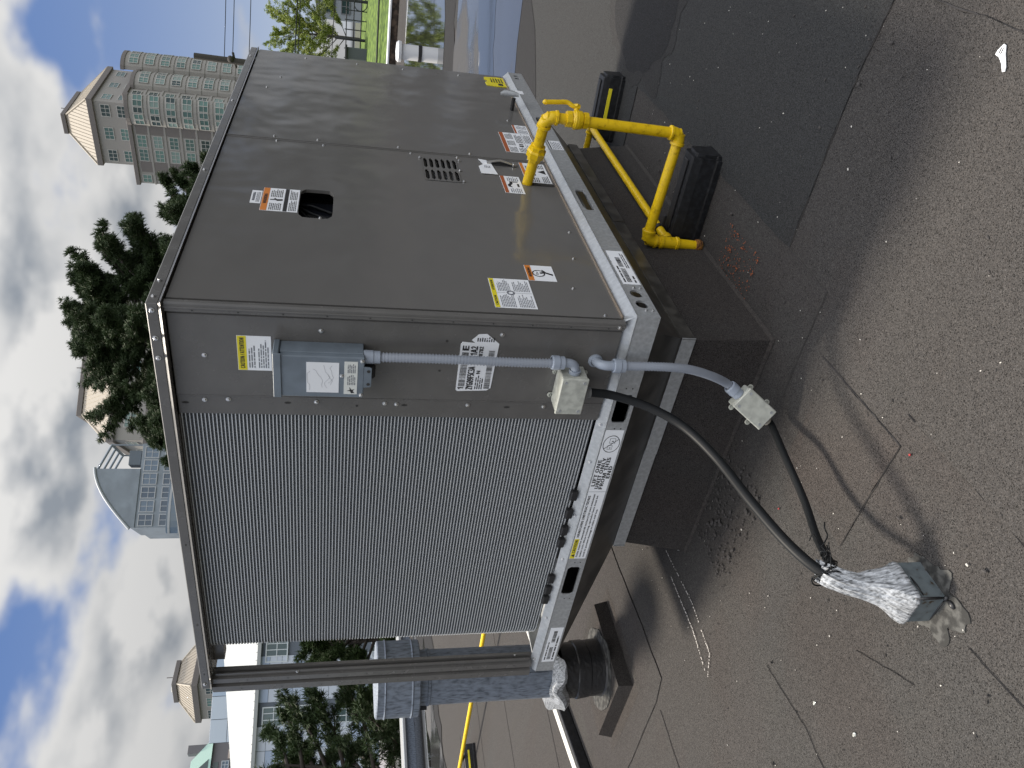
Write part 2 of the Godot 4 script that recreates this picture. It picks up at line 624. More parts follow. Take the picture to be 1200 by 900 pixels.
func build_roof() -> void:
	n_tone = noise(0.55, 4, 201)
	n_blot = noise(2.2, 4, 202)
	var xs := grid_line(-10.6, 14.0, -2.6, 1.5, 0.5, 0.06)
	var zs := grid_line(-21.5, 9.0, -3.2, 1.6, 0.5, 0.06)
	var m := M.new()
	var tone := Color(1, 1, 1)
	for i in xs.size() - 1:
		for j in zs.size() - 1:
			var q := [Vector3(xs[i], 0, zs[j + 1]), Vector3(xs[i + 1], 0, zs[j + 1]), Vector3(xs[i + 1], 0, zs[j]), Vector3(xs[i], 0, zs[j])]
			m.quad(q[0], q[1], q[2], q[3])
	for i in m.v.size():
		m.c.append(worn(m.v[i].x, m.v[i].z, tone))
	struct("roof", m, mats.roofing)
	# building below the roof
	var w := M.new()
	w.box(Vector3(-10.6, -5, -21.5), Vector3(14, -0.02, 9))
	struct("building_below", w, mk("stucco", lin(0.35, 0.33, 0.30), 0.9))
	# low parapets with metal coping along the two far edges
	var brown := mk("parapet_brown", lin(0.10, 0.07, 0.05), 0.9)
	brown.albedo_texture = tex(noise(0.03, 5, 211), 256, [grey(0.5), grey(1.0)], [0.3, 0.7])
	tri_map(brown, 0.7)
	var t := thing("parapet", "low brown roof edge with white metal coping in front of the lawn", "parapet", Vector3(2, 0, -21.5))
	var pa := M.new(); pa.box(Vector3(-10.6, 0, -21.6), Vector3(14, 0.19, -21.3)); obj("wall", pa, brown, t)
	pa = M.new(); pa.box(Vector3(-10.7, 0.19, -21.75), Vector3(14, 0.25, -21.26), 0.01); obj("coping", pa, mk("coping", lin(0.62, 0.64, 0.66), 0.5), t)
	t = thing("parapet", "low roof edge with wet grey metal coping below the pines on the left", "parapet", Vector3(-10.6, 0, -6))
	pa = M.new(); pa.box(Vector3(-10.75, 0, -21.2), Vector3(-10.45, 0.14, 9)); obj("wall", pa, mats.galv_weathered, t)
	pa = M.new()
	for k in 10:
		pa.box(Vector3(-10.85, 0.14, -21.2 + k * 3.0), Vector3(-10.38, 0.19, -21.2 + k * 3.0 + 2.985), 0.008)
	obj("coping", pa, mats.galv, t)
	# membrane laps
	var P := func(l: Array) -> PackedVector2Array:
		var o := PackedVector2Array()
		for q in l:
			o.append(Vector2(q[0], q[1]))
		return o
	sheet("roofing_sheet", P.call([[0.094, -0.26], [0.333, -0.262], [0.456, -0.263], [0.574, -0.259], [0.743, -0.237], [1.1, -0.22], [9.0, 0.1], [9.0, -12.0], [-1.2, -12.0], [-1.2, -1.78], [0.094, -1.78]]), 0.004, Color(0.66, 0.72, 0.76))
	sheet("roofing_patch", P.call([[-0.385, 0.105], [-0.055, 0.109], [-0.048, 0.426], [-0.385, 0.421]]), 0.0035, Color(1.02, 0.97, 0.95))
	sheet("roofing_strip", P.call([[0.023, 0.43], [0.027, 0.652], [0.021, 1.3], [0.72, 1.3], [0.768, 0.19], [0.77, -0.05], [0.5, -0.05], [0.25, 0.43]]), 0.004, Color(1.1, 1.06, 1.03))
	sheet("roofing_sheet", P.call([[-1.66, -0.9], [-1.652, -0.623], [-1.62, -0.299], [-1.601, 0.009], [-1.711, 0.038], [-2.063, 0.05], [-2.6, 0.06], [-2.6, -0.9]]), 0.0045, Color(0.98, 0.96, 0.97))
	# bitumen lines bled out along the laps
	var seam := func(pts: Array, wd: float) -> void:
		var pp := []
		for i in pts.size() - 1:
			var p := Vector2(pts[i][0], pts[i][1])
			var q := Vector2(pts[i + 1][0], pts[i + 1][1])
			var k := maxi(2, int((q - p).length() / 0.022))
			for j in k:
				pp.append(p.lerp(q, float(j) / k))
		pp.append(Vector2(pts[-1][0], pts[-1][1]))
		var s := M.new()
		var last := []
		for i in pp.size():
			var d: Vector2 = (pp[min(i + 1, pp.size() - 1)] - pp[max(i - 1, 0)]).normalized()
			var o := d.orthogonal()
			var hw: float = wd * 0.20 * (0.25 + 0.9 * absf(n_blot.get_noise_2d(pp[i].x * 14.0, pp[i].y * 14.0 + 5.0)) + 0.25 * rng.randf())
			var sh: float = 0.004 * n_blot.get_noise_2d(pp[i].x * 12.0 + 40.0, pp[i].y * 12.0)
			var c: Vector2 = pp[i] + o * sh
			var y := 0.0042
			var now := [Vector3(c.x + o.x * hw, y - 0.0027, c.y + o.y * hw), Vector3(c.x, y, c.y), Vector3(c.x - o.x * hw, y - 0.0027, c.y - o.y * hw)]
			if i > 0:
				s.quad(last[0], last[1], now[1], now[0])
				s.quad(last[1], last[2], now[2], now[1])
			last = now
		struct("roof_seam", s, mats.bitumen)
	seam.call([[1.4, -0.20], [1.1, -0.22], [0.743, -0.237], [0.574, -0.259], [0.456, -0.263], [0.333, -0.262], [0.094, -0.26]], 0.006)
	seam.call([[0.094, -0.26], [0.083, -0.028]], 0.009)
	seam.call([[0.083, -0.028], [-0.068, -0.026], [-0.254, -0.019]], 0.005)
	seam.call([[-0.057, 0.06], [-0.052, 0.25], [-0.048, 0.426]], 0.013)
	seam.call([[-0.048, 0.426], [-0.2, 0.423], [-0.385, 0.421]], 0.007)
	seam.call([[0.023, 0.40], [0.027, 0.652], [0.021, 0.85]], 0.007)
	seam.call([[0.768, 0.25], [0.77, -0.1]], 0.018)
	seam.call([[-1.655, -0.7], [-1.652, -0.623], [-1.62, -0.299], [-1.601, 0.009], [-1.711, 0.038], [-2.063, 0.05]], 0.006)
	seam.call([[-1.70, 0.08], [-1.704, 0.24], [-1.69, 0.8]], 0.005)
	seam.call([[-0.906, 0.413], [-0.865, 0.622], [-0.874, 0.8]], 0.005)
	seam.call([[-0.53, 0.62], [-0.42, 0.78]], 0.004)
	seam.call([[-0.20, 1.0], [-0.23, 0.82]], 0.006)
	for k in 5:
		seam.call([[-3.2 - k * 1.05, -2.4], [-3.2 - k * 1.05, 1.5]], 0.012)
	for k in 3:
		seam.call([[0.9 + k * 1.0, -9.0], [0.9 + k * 1.0, -0.22]], 0.01)
	# damp areas and standing water
	var blob := func(called: String, at: Vector2, rad: Vector2, turn: float, y: float, mat: Material, sd: int, rag := 0.3) -> void:
		var nz := noise(0.8, 4, sd)
		var poly := PackedVector2Array()
		for i in 90:
			var a := TAU * i / 90
			var e := Vector2(cos(a), sin(a))
			var r := 1.0 + rag * nz.get_noise_2d(e.x * 2.0, e.y * 2.0)
			var q := (e * r * rad).rotated(turn) + at
			poly.append(Vector2(q.x, -q.y))
		var s := M.new()
		s.prism(Transform3D(Basis(Vector3.RIGHT, Vector3.FORWARD, Vector3.UP), Vector3.ZERO), poly, y, y)
		struct(called, s, mat)
	var tr := -0.645
	blob.call("damp_patch", Vector2(0.47, -1.98), Vector2(0.40, 0.52), 0.35, 0.0055, mats.drying_roofing, 311, 0.3)
	blob.call("damp_patch", Vector2(0.47, -1.98), Vector2(0.33, 0.44), 0.35, 0.0065, mats.damp_roofing, 301, 0.12)
	blob.call("damp_patch", Vector2(-0.5, -6.2), Vector2(4.6, 2.1), tr, 0.0065, mats.damp_roofing, 302, 0.45)
	blob.call("puddle", Vector2(-0.6, -6.4), Vector2(4.1, 1.75), tr, 0.009, mats.water_film, 305, 0.6)
	blob.call("puddle", Vector2(1.4, -7.9), Vector2(2.0, 0.35), tr, 0.0105, mats.water, 304, 0.7)
	blob.call("puddle", Vector2(-0.9, -5.9), Vector2(1.5, 0.45), tr, 0.0105, mats.water, 306, 0.7)
	blob.call("damp_patch", Vector2(-1.2, -13.4), Vector2(8.0, 4.4), tr, 0.0075, mats.damp_roofing, 303, 0.3)
	blob.call("puddle", Vector2(-1.7, -14.4), Vector2(7.6, 3.9), tr, 0.012, mats.water, 307, 0.3)
	blob.call("damp_patch", Vector2(-9.0, -3.6), Vector2(1.5, 3.0), -0.25, 0.0065, mats.damp_roofing, 310, 0.4)
	blob.call("puddle", Vector2(-9.1, -3.3), Vector2(1.15, 2.5), -0.25, 0.0105, mats.water_film, 308, 0.5)
	blob.call("puddle", Vector2(-9.5, -3.6), Vector2(0.7, 1.9), -0.2, 0.012, mats.water, 309, 0.5)

# ---------------------------------------------------------------- frames for flat things on the two faces
func front(x: float, y: float, z: float) -> Transform3D:
	return Transform3D(Basis.IDENTITY, Vector3(x, y, z))

func side(z: float, y: float, x: float) -> Transform3D:
	return Transform3D(Basis(Vector3(0, 0, -1), Vector3.UP, Vector3.RIGHT), Vector3(x, y, z))

func words(s: String, f: Transform3D, r: Rect2, mat: Material, parent: Node, fit := true, bold := true) -> void:
	var t := TextMesh.new()
	var sf := SystemFont.new()
	sf.font_names = PackedStringArray(["Droid Sans"])
	sf.font_weight = 700 if bold else 400
	var fv := FontVariation.new()
	fv.base_font = sf
	t.font = fv
	t.font_size = 24
	t.pixel_size = 0.01
	t.depth = 0.0
	t.curve_step = 4.0
	t.text = s
	t.horizontal_alignment = HORIZONTAL_ALIGNMENT_LEFT
	var bb := t.get_aabb()
	if bb.size.x < 1e-6:
		return
	var sy := r.size.y / maxf(bb.size.y, 1e-4)
	var sx := r.size.x / bb.size.x if fit else minf(sy, r.size.x / bb.size.x)
	var b := Basis(f.basis.x * sx, f.basis.y * sy, f.basis.z)
	var o := f * Vector3(r.position.x, r.position.y, 0.0012) - f.basis.x * bb.position.x * sx - f.basis.y * bb.position.y * sy
	put("lettering", t, Transform3D(b, o), parent, mat)
	if bold:
		put("lettering", t, Transform3D(b, o + f.basis.x * bb.size.y * sy * 0.055 + f.basis.y * bb.size.y * sy * 0.02 + f.basis.z * 0.0001), parent, mat)

# lines of print too small to read
func fine_print(m: M, f: Transform3D, r: Rect2, rows: int, ragged := 0.25) -> void:
	var dy := r.size.y / rows
	for i in rows:
		var x := r.position.x
		var stop := r.end.x - r.size.x * ragged * rng.randf()
		while x < stop:
			var w: float = dy * rng.randf_range(0.9, 3.6)
			var e := minf(x + w, stop)
			m.rect(f, Rect2(x, r.end.y - (i + 0.76) * dy, e - x, dy * 0.5), 0.001)
			x = e + dy * 0.45

func sticker(parent: Node, f: Transform3D, size: Vector2, paper: String, head := "", head_h := 0.0, called := "warning_label") -> MeshInstance3D:
	var m := M.new()
	m.prism(f, PackedVector2Array([Vector2.ZERO, Vector2(size.x, 0), size, Vector2(0, size.y)]), 0.0, 0.0006)
	var o := obj(called, m, mats[paper], parent)
	if head != "":
		var h := M.new()
		h.rect(f, Rect2(0.0008, size.y - head_h, size.x - 0.0016, head_h - 0.0008), 0.0009)
		obj("header_band", h, mats[head], o)
	return o

func printed(parent: Node, f: Transform3D, blocks: Array, mat := "ink") -> void:
	var m := M.new()
	for b in blocks:
		fine_print(m, f, b[0], b[1], b[2] if b.size() > 2 else 0.25)
	obj("fine_print", m, mats[mat], parent)

var screw_mesh: ArrayMesh
var rivet_mesh: ArrayMesh

func make_fasteners() -> void:
	var m := M.new()
	m.lathe(Vector3.ZERO, Vector3.BACK, [Vector2(0.0068, 0.0), Vector2(0.0066, 0.0012), Vector2(0.0042, 0.0016)], 14)
	m.lathe(Vector3.ZERO, Vector3.BACK, [Vector2(0.0042, 0.0012), Vector2(0.0042, 0.0048), Vector2(0.0034, 0.0056), Vector2(0.0, 0.0056)], 6, false)
	screw_mesh = m.mesh(Vector3.ZERO, mats.steel)
	m = M.new()
	m.lathe(Vector3.ZERO, Vector3.BACK, [Vector2(0.0045, 0.0), Vector2(0.0040, 0.0014), Vector2(0.002, 0.0022), Vector2(0.0, 0.0024)], 10)
	rivet_mesh = m.mesh(Vector3.ZERO, mats.steel)

func screw(parent: Node, f: Transform3D, s := 1.0, called := "screw") -> void:
	put(called, screw_mesh if called == "screw" else rivet_mesh, Transform3D(f.basis.rotated(f.basis.z, rng.randf() * TAU).scaled_local(Vector3(s, s, s)), f.origin), parent)

func hole(parent: Node, f: Transform3D, hw: float, hh: float) -> void:
	# a flat dark disc, the shade inside a punched hole put into colour
	var m := M.new()
	m.cell(f, Rect2(-hw - 0.001, -hh - 0.001, hw * 2 + 0.002, hh * 2 + 0.002), Vector2.ZERO, Vector2(hw, hh), 2.5, 0.0, 12)
	var p := PackedVector2Array()
	for i in 12:
		var a := TAU * i / 12
		p.append(Vector2(cos(a) * hw, sin(a) * hh))
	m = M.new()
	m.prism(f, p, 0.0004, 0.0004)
	obj("painted_hole", m, mats.hole_shade, parent)

const L := 2.13
const W := 1.52

func build_curb() -> void:
	var t := thing("roof_curb", "dark sloped sheet metal curb adapter under the rooftop unit", "roof curb", Vector3(-0.6, 0, -0.9))
	var x0 := -1.032
	var x1 := -0.168
	var z1 := -0.168
	var z0 := -1.70
	# sloped pans from the unit's rails in to the curb
	var T := [Vector3(-1.50, 0.452, -0.012), Vector3(-0.05, 0.452, -0.012), Vector3(-0.05, 0.452, -2.08), Vector3(-1.50, 0.452, -2.08)]
	var B := [Vector3(x0, 0.285, z1), Vector3(x1, 0.285, z1), Vector3(x1, 0.285, z0), Vector3(x0, 0.285, z0)]
	for i in 4:
		var m := M.new()
		m.quad(B[i], B[(i + 1) % 4], T[(i + 1) % 4], T[i])
		var nrm: Vector3 = (B[(i + 1) % 4] - B[i]).cross(T[i] - B[i]).normalized() * 0.002
		m.quad(T[i] - nrm, T[(i + 1) % 4] - nrm, B[(i + 1) % 4] - nrm, B[i] - nrm)
		# folded hem along the lower edge
		var e: Vector3 = (B[(i + 1) % 4] - B[i]).normalized()
		m.tube([B[i] + Vector3(0, 0.001, 0), B[(i + 1) % 4] + Vector3(0, 0.001, 0)], 0.0022, 6)
		obj("sloped_pan", m, mats.bronze_sheet, t)
	# vertical galvanised flange, in lapped lengths
	var fz := func(a: Vector3, b: Vector3, mat: Material, out: Vector3) -> void:
		var d := (b - a)
		var k := 2
		for i in k:
			var p: Vector3 = a + d * (float(i) / k)
			var q: Vector3 = a + d * (float(i + 1) / k)
			var o: Vector3 = out * (0.002 if i == 0 else 0.0045)
			var m := M.new()
			var c := (p + q) * 0.5 + o + Vector3(0, -0.021, 0)
			var ln: float = (q - p).length() + 0.012
			m.xbox(Transform3D(Basis(d.normalized(), Vector3.UP, d.normalized().cross(Vector3.UP)), c), Vector3(ln, 0.042, 0.0025), 0.0006)
			var fo := obj("flange", m, mat, t)
			var n := 5
			for j in n:
				var s: Vector3 = p.lerp(q, (j + 0.5) / n)
				var fr := Transform3D(Basis(d.normalized(), Vector3.UP, d.normalized().cross(Vector3.UP)), s + Vector3(0, -0.012 - 0.012 * (j % 2), 0) + o + out * 0.0012)
				screw(fo, fr, 0.8, "rivet")
	fz.call(B[0], B[1], mats.galv, Vector3(0, 0, 1))
	fz.call(B[1], B[2], mats.bronze_sheet, Vector3(1, 0, 0))
	fz.call(B[2], B[3], mats.bronze_sheet, Vector3(0, 0, -1))
	fz.call(B[3], B[0], mats.galv, Vector3(-1, 0, 0))
	# curb walls wrapped in roofing, flared at the foot
	var mm := M.new()
	var q := [Vector3(x0, 0.26, z1 - 0.012), Vector3(x1 - 0.012, 0.26, z1 - 0.012), Vector3(x1 - 0.012, 0.26, z0), Vector3(x0, 0.26, z0)]
	var g := [Vector3(x0 - 0.040, 0.010, z1 + 0.004), Vector3(x1 + 0.010, 0.010, z1 + 0.004), Vector3(x1 + 0.010, 0.010, z0 - 0.04), Vector3(x0 - 0.040, 0.010, z0 - 0.04)]
	var h := [Vector3(x0 - 0.045, 0.002, z1 + 0.012), Vector3(x1 + 0.02, 0.002, z1 + 0.012), Vector3(x1 + 0.02, 0.002, z0 - 0.05), Vector3(x0 - 0.05, 0.002, z0 - 0.05)]
	for i in 4:
		var j := (i + 1) % 4
		for ka in 20:
			var u0 := ka / 20.0
			var u1 := (ka + 1) / 20.0
			mm.quad(g[i].lerp(g[j], u0), g[i].lerp(g[j], u1), q[i].lerp(q[j], u1), q[i].lerp(q[j], u0))
			mm.quad(h[i].lerp(h[j], u0), h[i].lerp(h[j], u1), g[i].lerp(g[j], u1), g[i].lerp(g[j], u0))
	mm.quad(q[0], q[1], q[2], q[3])
	for i in mm.v.size():
		mm.c.append(worn(mm.v[i].x, mm.v[i].z + mm.v[i].y, Color(1.0, 0.96, 0.94)))
	obj("curb_base", mm, mats.roofing, t)

func build_unit() -> void:
	make_fasteners()
	var t := thing("rooftop_unit", "large taupe metal rooftop air conditioner with finned coil face and warning stickers", "air conditioner", Vector3(-0.76, 0.45, -1.06))
	var paint: Material = mats.paint
	var pf: Material = mats.paint_front
	# --- base rails
	var r0 := 0.45
	var r1 := 0.513
	var m := M.new()
	var f := front(0, 0, 0)
	var cuts := [[-W, -1.085, 0], [-1.085, -0.945, 1], [-0.945, -0.345, 0], [-0.345, -0.245, 1], [-0.245, 0.0, 0]]
	for c in cuts:
		var r := Rect2(c[0], r0, c[1] - c[0], r1 - r0)
		if c[2] == 0:
			m.rect(f, r)
		else:
			m.cell(f, r, r.get_center(), Vector2(r.size.x * 0.485, 0.022), 12.0, 0.004)
			m.box(Vector3(c[0], r0, -0.16), Vector3(c[1], r1, -0.155))
	m.quad(Vector3(-W, r1, 0), Vector3(0, r1, 0), Vector3(-0.012, 0.537, -0.02), Vector3(-W + 0.004, 0.537, -0.02))
	m.quad(Vector3(-W, r0, -0.03), Vector3(0, r0, -0.03), Vector3(0, r0, 0), Vector3(-W, r0, 0))
	m.quad(Vector3(-W, r0, -0.05), Vector3(-W, r0, 0), Vector3(-W, r1, 0), Vector3(-W, 0.537, -0.05))
	m.tube([Vector3(-W, r1, -0.0005), Vector3(0, r1, -0.0005)], 0.0022, 8)
	var rail := obj("base_rail", m, mats.galv, t)
	for x in [-0.365, -0.225, -0.925, -1.105]:
		for k in 2:
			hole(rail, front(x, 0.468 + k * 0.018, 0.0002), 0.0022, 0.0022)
	for x in [-1.46, -1.22, -0.92, -0.72, -0.5, -0.36]:
		screw(rail, Transform3D(Basis(Vector3.RIGHT, -0.695), Vector3(x, 0.526, -0.0095)), 0.75)
	m = M.new()
	f = side(0, 0, 0)   # local x runs away from the corner
	var y0 := r0
	var seg := [[0.0, 0.036, 0], [0.036, 0.089, 2], [0.089, 0.142, 2], [0.142, 0.62, 0], [0.62, 0.80, 1], [0.80, 1.36, 0], [1.36, 1.52, 1], [1.52, 2.02, 0], [2.02, 2.06, 2], [2.06, 2.10, 2], [2.10, L, 0]]
	for c in seg:
		var r := Rect2(c[0], y0, c[1] - c[0], r1 - y0)
		if c[2] == 0:
			m.rect(f, r)
		elif c[2] == 1:
			m.cell(f, r, r.get_center(), Vector2(r.size.x * 0.44, 0.0175), 7.0, 0.006)
		else:
			m.cell(f, r, r.get_center(), Vector2(0.019, 0.017) if c[0] < 1 else Vector2(0.013, 0.013), 2.0, 0.006)
	m.quad(Vector3(0, r1, 0), Vector3(0, r1, -L), Vector3(-0.026, 0.540, -L), Vector3(-0.026, 0.540, -0.012))
	m.tube([Vector3(0, r1, 0), Vector3(0, r1, -L)], 0.002, 8)
	m.quad(Vector3(0, r0, 0), Vector3(0, r0, -L), Vector3(-0.03, r0, -L), Vector3(-0.03, r0, 0))
	m.quad(Vector3(0, r0, -L), Vector3(-0.1, r0, -L), Vector3(-0.1, 0.54, -L), Vector3(0, r1, -L))
	rail = obj("base_rail", m, mats.galv, t)
	for z in [-0.032, -0.146]:
		for k in 2:
			screw(rail, side(z, 0.462 + k * 0.018, 0.0002), 0.62)
	m = M.new()
	m.box(Vector3(-0.20, 0.46, -L + 0.02), Vector3(-0.10, 0.53, -0.03))
	m.box(Vector3(-W + 0.02, 0.452, -L + 0.02), Vector3(-0.05, 0.458, -0.17))
	obj("base_pan", m, mats.galv, t)
	m = M.new()
	m.box(Vector3(-W, r0, -L), Vector3(-0.1, r1, -L + 0.01))
	m.box(Vector3(-W, r0, -L + 0.01), Vector3(-W + 0.01, r1, -0.05))
	obj("base_rail", m, mats.galv, t)
	# --- access panels on the long side, x = -0.02
	var px := -0.02
	var yb := 0.543
	var yt := 1.617
	m = M.new()
	f = side(0, 0, px)
	var a0 := 0.0205
	var a1 := 1.052
	# bands from bottom to top, each with at most one opening
	m.cell(f, Rect2(a0, yb, a1 - a0, 0.662 - yb), Vector2(0.852, 0.602), Vector2(0.0125, 0.0585), 9.0, 0.012)
	m.rect(f, Rect2(a0, 0.662, a1 - a0, 0.863 - 0.662))
	m.cell(f, Rect2(a0, 0.863, a1 - a0, 0.990 - 0.863), Vector2(0.912, 0.926), Vector2(0.100, 0.059), 20.0, 0.004)
	m.rect(f, Rect2(a0, 0.990, a1 - a0, 1.255 - 0.990))
	m.cell(f, Rect2(a0, 1.255, a1 - a0, 1.375 - 1.255), Vector2(0.572, 1.314), Vector2(0.096, 0.047), 7.0, 0.010)
	m.rect(f, Rect2(a0, 1.375, a1 - a0, yt - 1.375))
	m.quad(f * Vector3(a1, yb, 0), f * Vector3(a1 + 0.004, yb, -0.012), f * Vector3(a1 + 0.004, yt, -0.012), f * Vector3(a1, yt, 0))
	m.quad(f * Vector3(a0, yb, -0.012), f * Vector3(a0, yb, 0), f * Vector3(a0, yt, 0), f * Vector3(a0, yt, -0.012))
	# rolled stiffening lip along the meeting edge
	m.tube([f * Vector3(a1 - 0.003, yb, 0.0005), f * Vector3(a1 - 0.003, yt, 0.0005)], 0.0028, 8)
	var panel := obj("access_panel", m, paint, t)
	m = M.new()
	m.box(Vector3(px - 0.05, 1.262, -0.674), Vector3(px - 0.045, 1.366, -0.470))
	var win := obj("sight_window", m, mats.dark_gloss, panel)
	m = M.new()
	for k in 3:
		m.tube([Vector3(px - 0.04, 1.27, -0.50 - k * 0.05), Vector3(px - 0.035, 1.33, -0.53 - k * 0.05), Vector3(px - 0.04, 1.36, -0.60 - k * 0.02)], 0.004, 6)
	obj("wire", m, mats.cable, win)
	m = M.new()
	m.box(Vector3(px - 0.10, 0.53, -0.90), Vector3(px - 0.095, 0.67, -0.80))
	m.box(Vector3(px - 0.06, 0.855, -1.03), Vector3(px - 0.055, 1.0, -0.80))
	obj("cavity_back", m, mats.galv, panel)
	# louvre plate: two rows of slots with bent lips
	m = M.new()
	var lf := side(-0.812, 0.867, px + 0.0015)
	for i in 6:
		for j in 2:
			var rr := Rect2(j * 0.099 + 0.001, i * 0.0196 + 0.0003, 0.099, 0.0196)
			m.cell(lf, rr, rr.get_center(), Vector2(0.043, 0.0062), 8.0, 0.003, 20)
			m.quad(lf * Vector3(rr.position.x + 0.007, rr.position.y + 0.0165, 0), lf * Vector3(rr.end.x - 0.007, rr.position.y + 0.0165, 0), lf * Vector3(rr.end.x - 0.007, rr.position.y + 0.005, -0.012), lf * Vector3(rr.position.x + 0.007, rr.position.y + 0.005, -0.012))
	var lou := obj("louvre_plate", m, paint, panel)
	for q in [[0.01, -0.008], [0.1, -0.004], [0.19, -0.010], [0.19, 0.124]]:
		screw(lou, lf * Transform3D(Basis.IDENTITY, Vector3(q[0], q[1], 0)), 0.8)
	# handle recess with latch near the meeting edge
	m = M.new()
	m.xbox(Transform3D(f.basis, f * Vector3(1.008, 0.715, 0.001)), Vector3(0.034, 0.115, 0.004), 0.0015)
	var hr := obj("handle_recess", m, mats.black, panel)
	m = M.new()
	m.tube([f * Vector3(1.0, 0.762, 0.006), f * Vector3(1.004, 0.715, 0.014), f * Vector3(1.0, 0.672, 0.006)], 0.006, 8)
	m.xbox(Transform3D(f.basis, f * Vector3(0.998, 0.664, 0.006)), Vector3(0.018, 0.014, 0.010), 0.002)
	obj("handle", m, mats.steel, hr)
	m = M.new()
	a0 = 1.060
	a1 = 2.098
	m.rect(f, Rect2(a0, yb, a1 - a0, yt - yb))
	m.quad(f * Vector3(a0, yb, -0.010), f * Vector3(a0, yb, 0), f * Vector3(a0, yt, 0), f * Vector3(a0, yt, -0.010))
	m.tube([f * Vector3(a0 + 0.002, yb, 0.0), f * Vector3(a0 + 0.002, yt, 0.0)], 0.002, 8)
	var panel2 := obj("access_panel", m, paint, t)
	m = M.new()
	m.box(Vector3(-0.05, 0.54, -2.13), Vector3(-0.022, 1.618, -2.102), 0.003)
	obj("corner_post", m, paint, t)
	m = M.new()   # dark backing behind the panels, back and partition walls
	m.box(Vector3(-0.12, 0.54, -2.10), Vector3(-0.105, 1.62, -0.36))
	m.box(Vector3(-W + 0.02, 0.54, -2.12), Vector3(-0.06, 1.62, -2.10))
	m.box(Vector3(-W + 0.02, 0.54, -2.10), Vector3(-W + 0.04, 1.62, -1.06))
	m.box(Vector3(-W + 0.02, 0.54, -1.05), Vector3(-0.12, 1.62, -1.04))
	m.box(Vector3(-0.36, 0.54, -1.04), Vector3(-0.345, 1.62, -0.045))
	obj("inner_wall", m, mats.bronze_sheet, t)
	for q in [[1.035, 0.57], [1.035, 0.86], [1.035, 1.02], [1.035, 1.31], [1.04, 1.46], [1.082, 0.60], [1.082, 0.81], [1.082, 1.06], [1.082, 1.33], [1.082, 1.47], [2.06, 0.75], [2.06, 1.0], [2.06, 1.2], [2.06, 1.42], [0.03, 0.585], [0.16, 0.64], [0.33, 0.60], [0.50, 0.575], [0.478, 1.30], [1.49, 0.61], [1.60, 1.54], [1.75, 1.50]]:
		screw(panel if q[0] < 1.05 else panel2, f * Transform3D(Basis.IDENTITY, Vector3(q[0], q[1], 0.0)), 0.72)
	m = M.new()
	m.box(Vector3(-0.030, 0.5395, -1.05), Vector3(-0.014, 0.5445, -0.02), 0.001)
	m.box(Vector3(-0.030, 0.5395, -2.10), Vector3(-0.014, 0.5445, -1.06), 0.001)
	obj("sill_strip", m, mk("tan_strip", lin(0.20, 0.16, 0.12), 0.5), t)
	# --- front: corner post, panel, coil, far post
	m = M.new()
	m.box(Vector3(-0.046, 0.535, -0.0155), Vector3(-0.019, 1.622, 0.002), 0.004)
	m.tube([Vector3(-0.032, 0.535, 0.0015), Vector3(-0.032, 1.62, 0.0015)], 0.003, 8)
	var post := obj("corner_post", m, pf, t)
	for k in 11:
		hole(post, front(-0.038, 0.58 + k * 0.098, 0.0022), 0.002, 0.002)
	screw(post, front(-0.033, 0.552, 0.003), 0.9)
	m = M.new()
	m.box(Vector3(-0.285, 0.537, -0.03), Vector3(-0.0515, 1.618, -0.008), 0.002)
	m.box(Vector3(-0.345, 0.537, -0.03), Vector3(-0.2852, 1.618, -0.0105), 0.0015)
	m.tube([Vector3(-0.285, 0.537, -0.0085), Vector3(-0.285, 1.618, -0.0085)], 0.0015, 8)
	var fp := obj("corner_panel", m, pf, t)
	for q in [[-0.30, 1.555], [-0.297, 1.50], [-0.30, 1.29], [-0.302, 1.09], [-0.30, 0.905], [-0.30, 0.70], [-0.30, 1.12], [-0.165, 1.545], [-0.085, 1.28], [-0.075, 0.845]]:
		screw(fp, front(q[0], q[1], -0.0100 if q[0] < -0.286 else -0.0078), 0.9)
	for q in [[-0.305, 1.36, 1], [-0.31, 1.19, 0], [-0.305, 1.07, 1], [-0.305, 0.80, 1], [-0.307, 0.64, 0], [-0.31, 1.60, 1], [-0.10, 0.98, 0], [-0.19, 0.99, 0]]:
		hole(fp, front(q[0], q[1], -0.0102 if q[0] < -0.286 else -0.0078), 0.0032, 0.008 if q[2] == 1 else 0.0032)
	# coil: flat tubes that turn the far corner, with fins between
	var path := []
	path.append(Vector3(-0.342, 0, -0.022))
	path.append(Vector3(-0.8, 0, -0.022))
	for k in 9:
		var a := PI / 2 * k / 8
		path.append(Vector3(-1.285 - 0.085 * sin(a), 0, -0.107 + 0.085 * cos(a)))
	path.append(Vector3(-1.37, 0, -1.03))
	var band := func(mm: M, inset: float, ya: float, ybb: float, outer_only: bool) -> void:
		for i in path.size() - 1:
			var p: Vector3 = path[i]
			var q: Vector3 = path[i + 1]
			var dp: Vector3 = (path[min(i + 1, path.size() - 1)] - path[max(i - 1, 0)]).normalized()
			var dq: Vector3 = (path[min(i + 2, path.size() - 1)] - path[i]).normalized()
			var np := dp.cross(Vector3.UP) * -1.0
			var nq := dq.cross(Vector3.UP) * -1.0
			p -= np * inset
			q -= nq * inset
			var u := Vector3.UP
			# outer face points away from the inside
			mm.quads(q + u * ya, p + u * ya, p + u * ybb, q + u * ybb, nq, np, np, nq)
			if not outer_only:
				var pi := p - np * 0.018
				var qi := q - nq * 0.018
				mm.quad(p + u * ybb, pi + u * ybb, qi + u * ybb, q + u * ybb)
				mm.quad(p + u * ya, q + u * ya, qi + u * ya, pi + u * ya)
	m = M.new()
	band.call(m, 0.0, -0.0013, 0.0013, false)
	var tube_mesh := m.mesh(Vector3.ZERO, mats.alu)
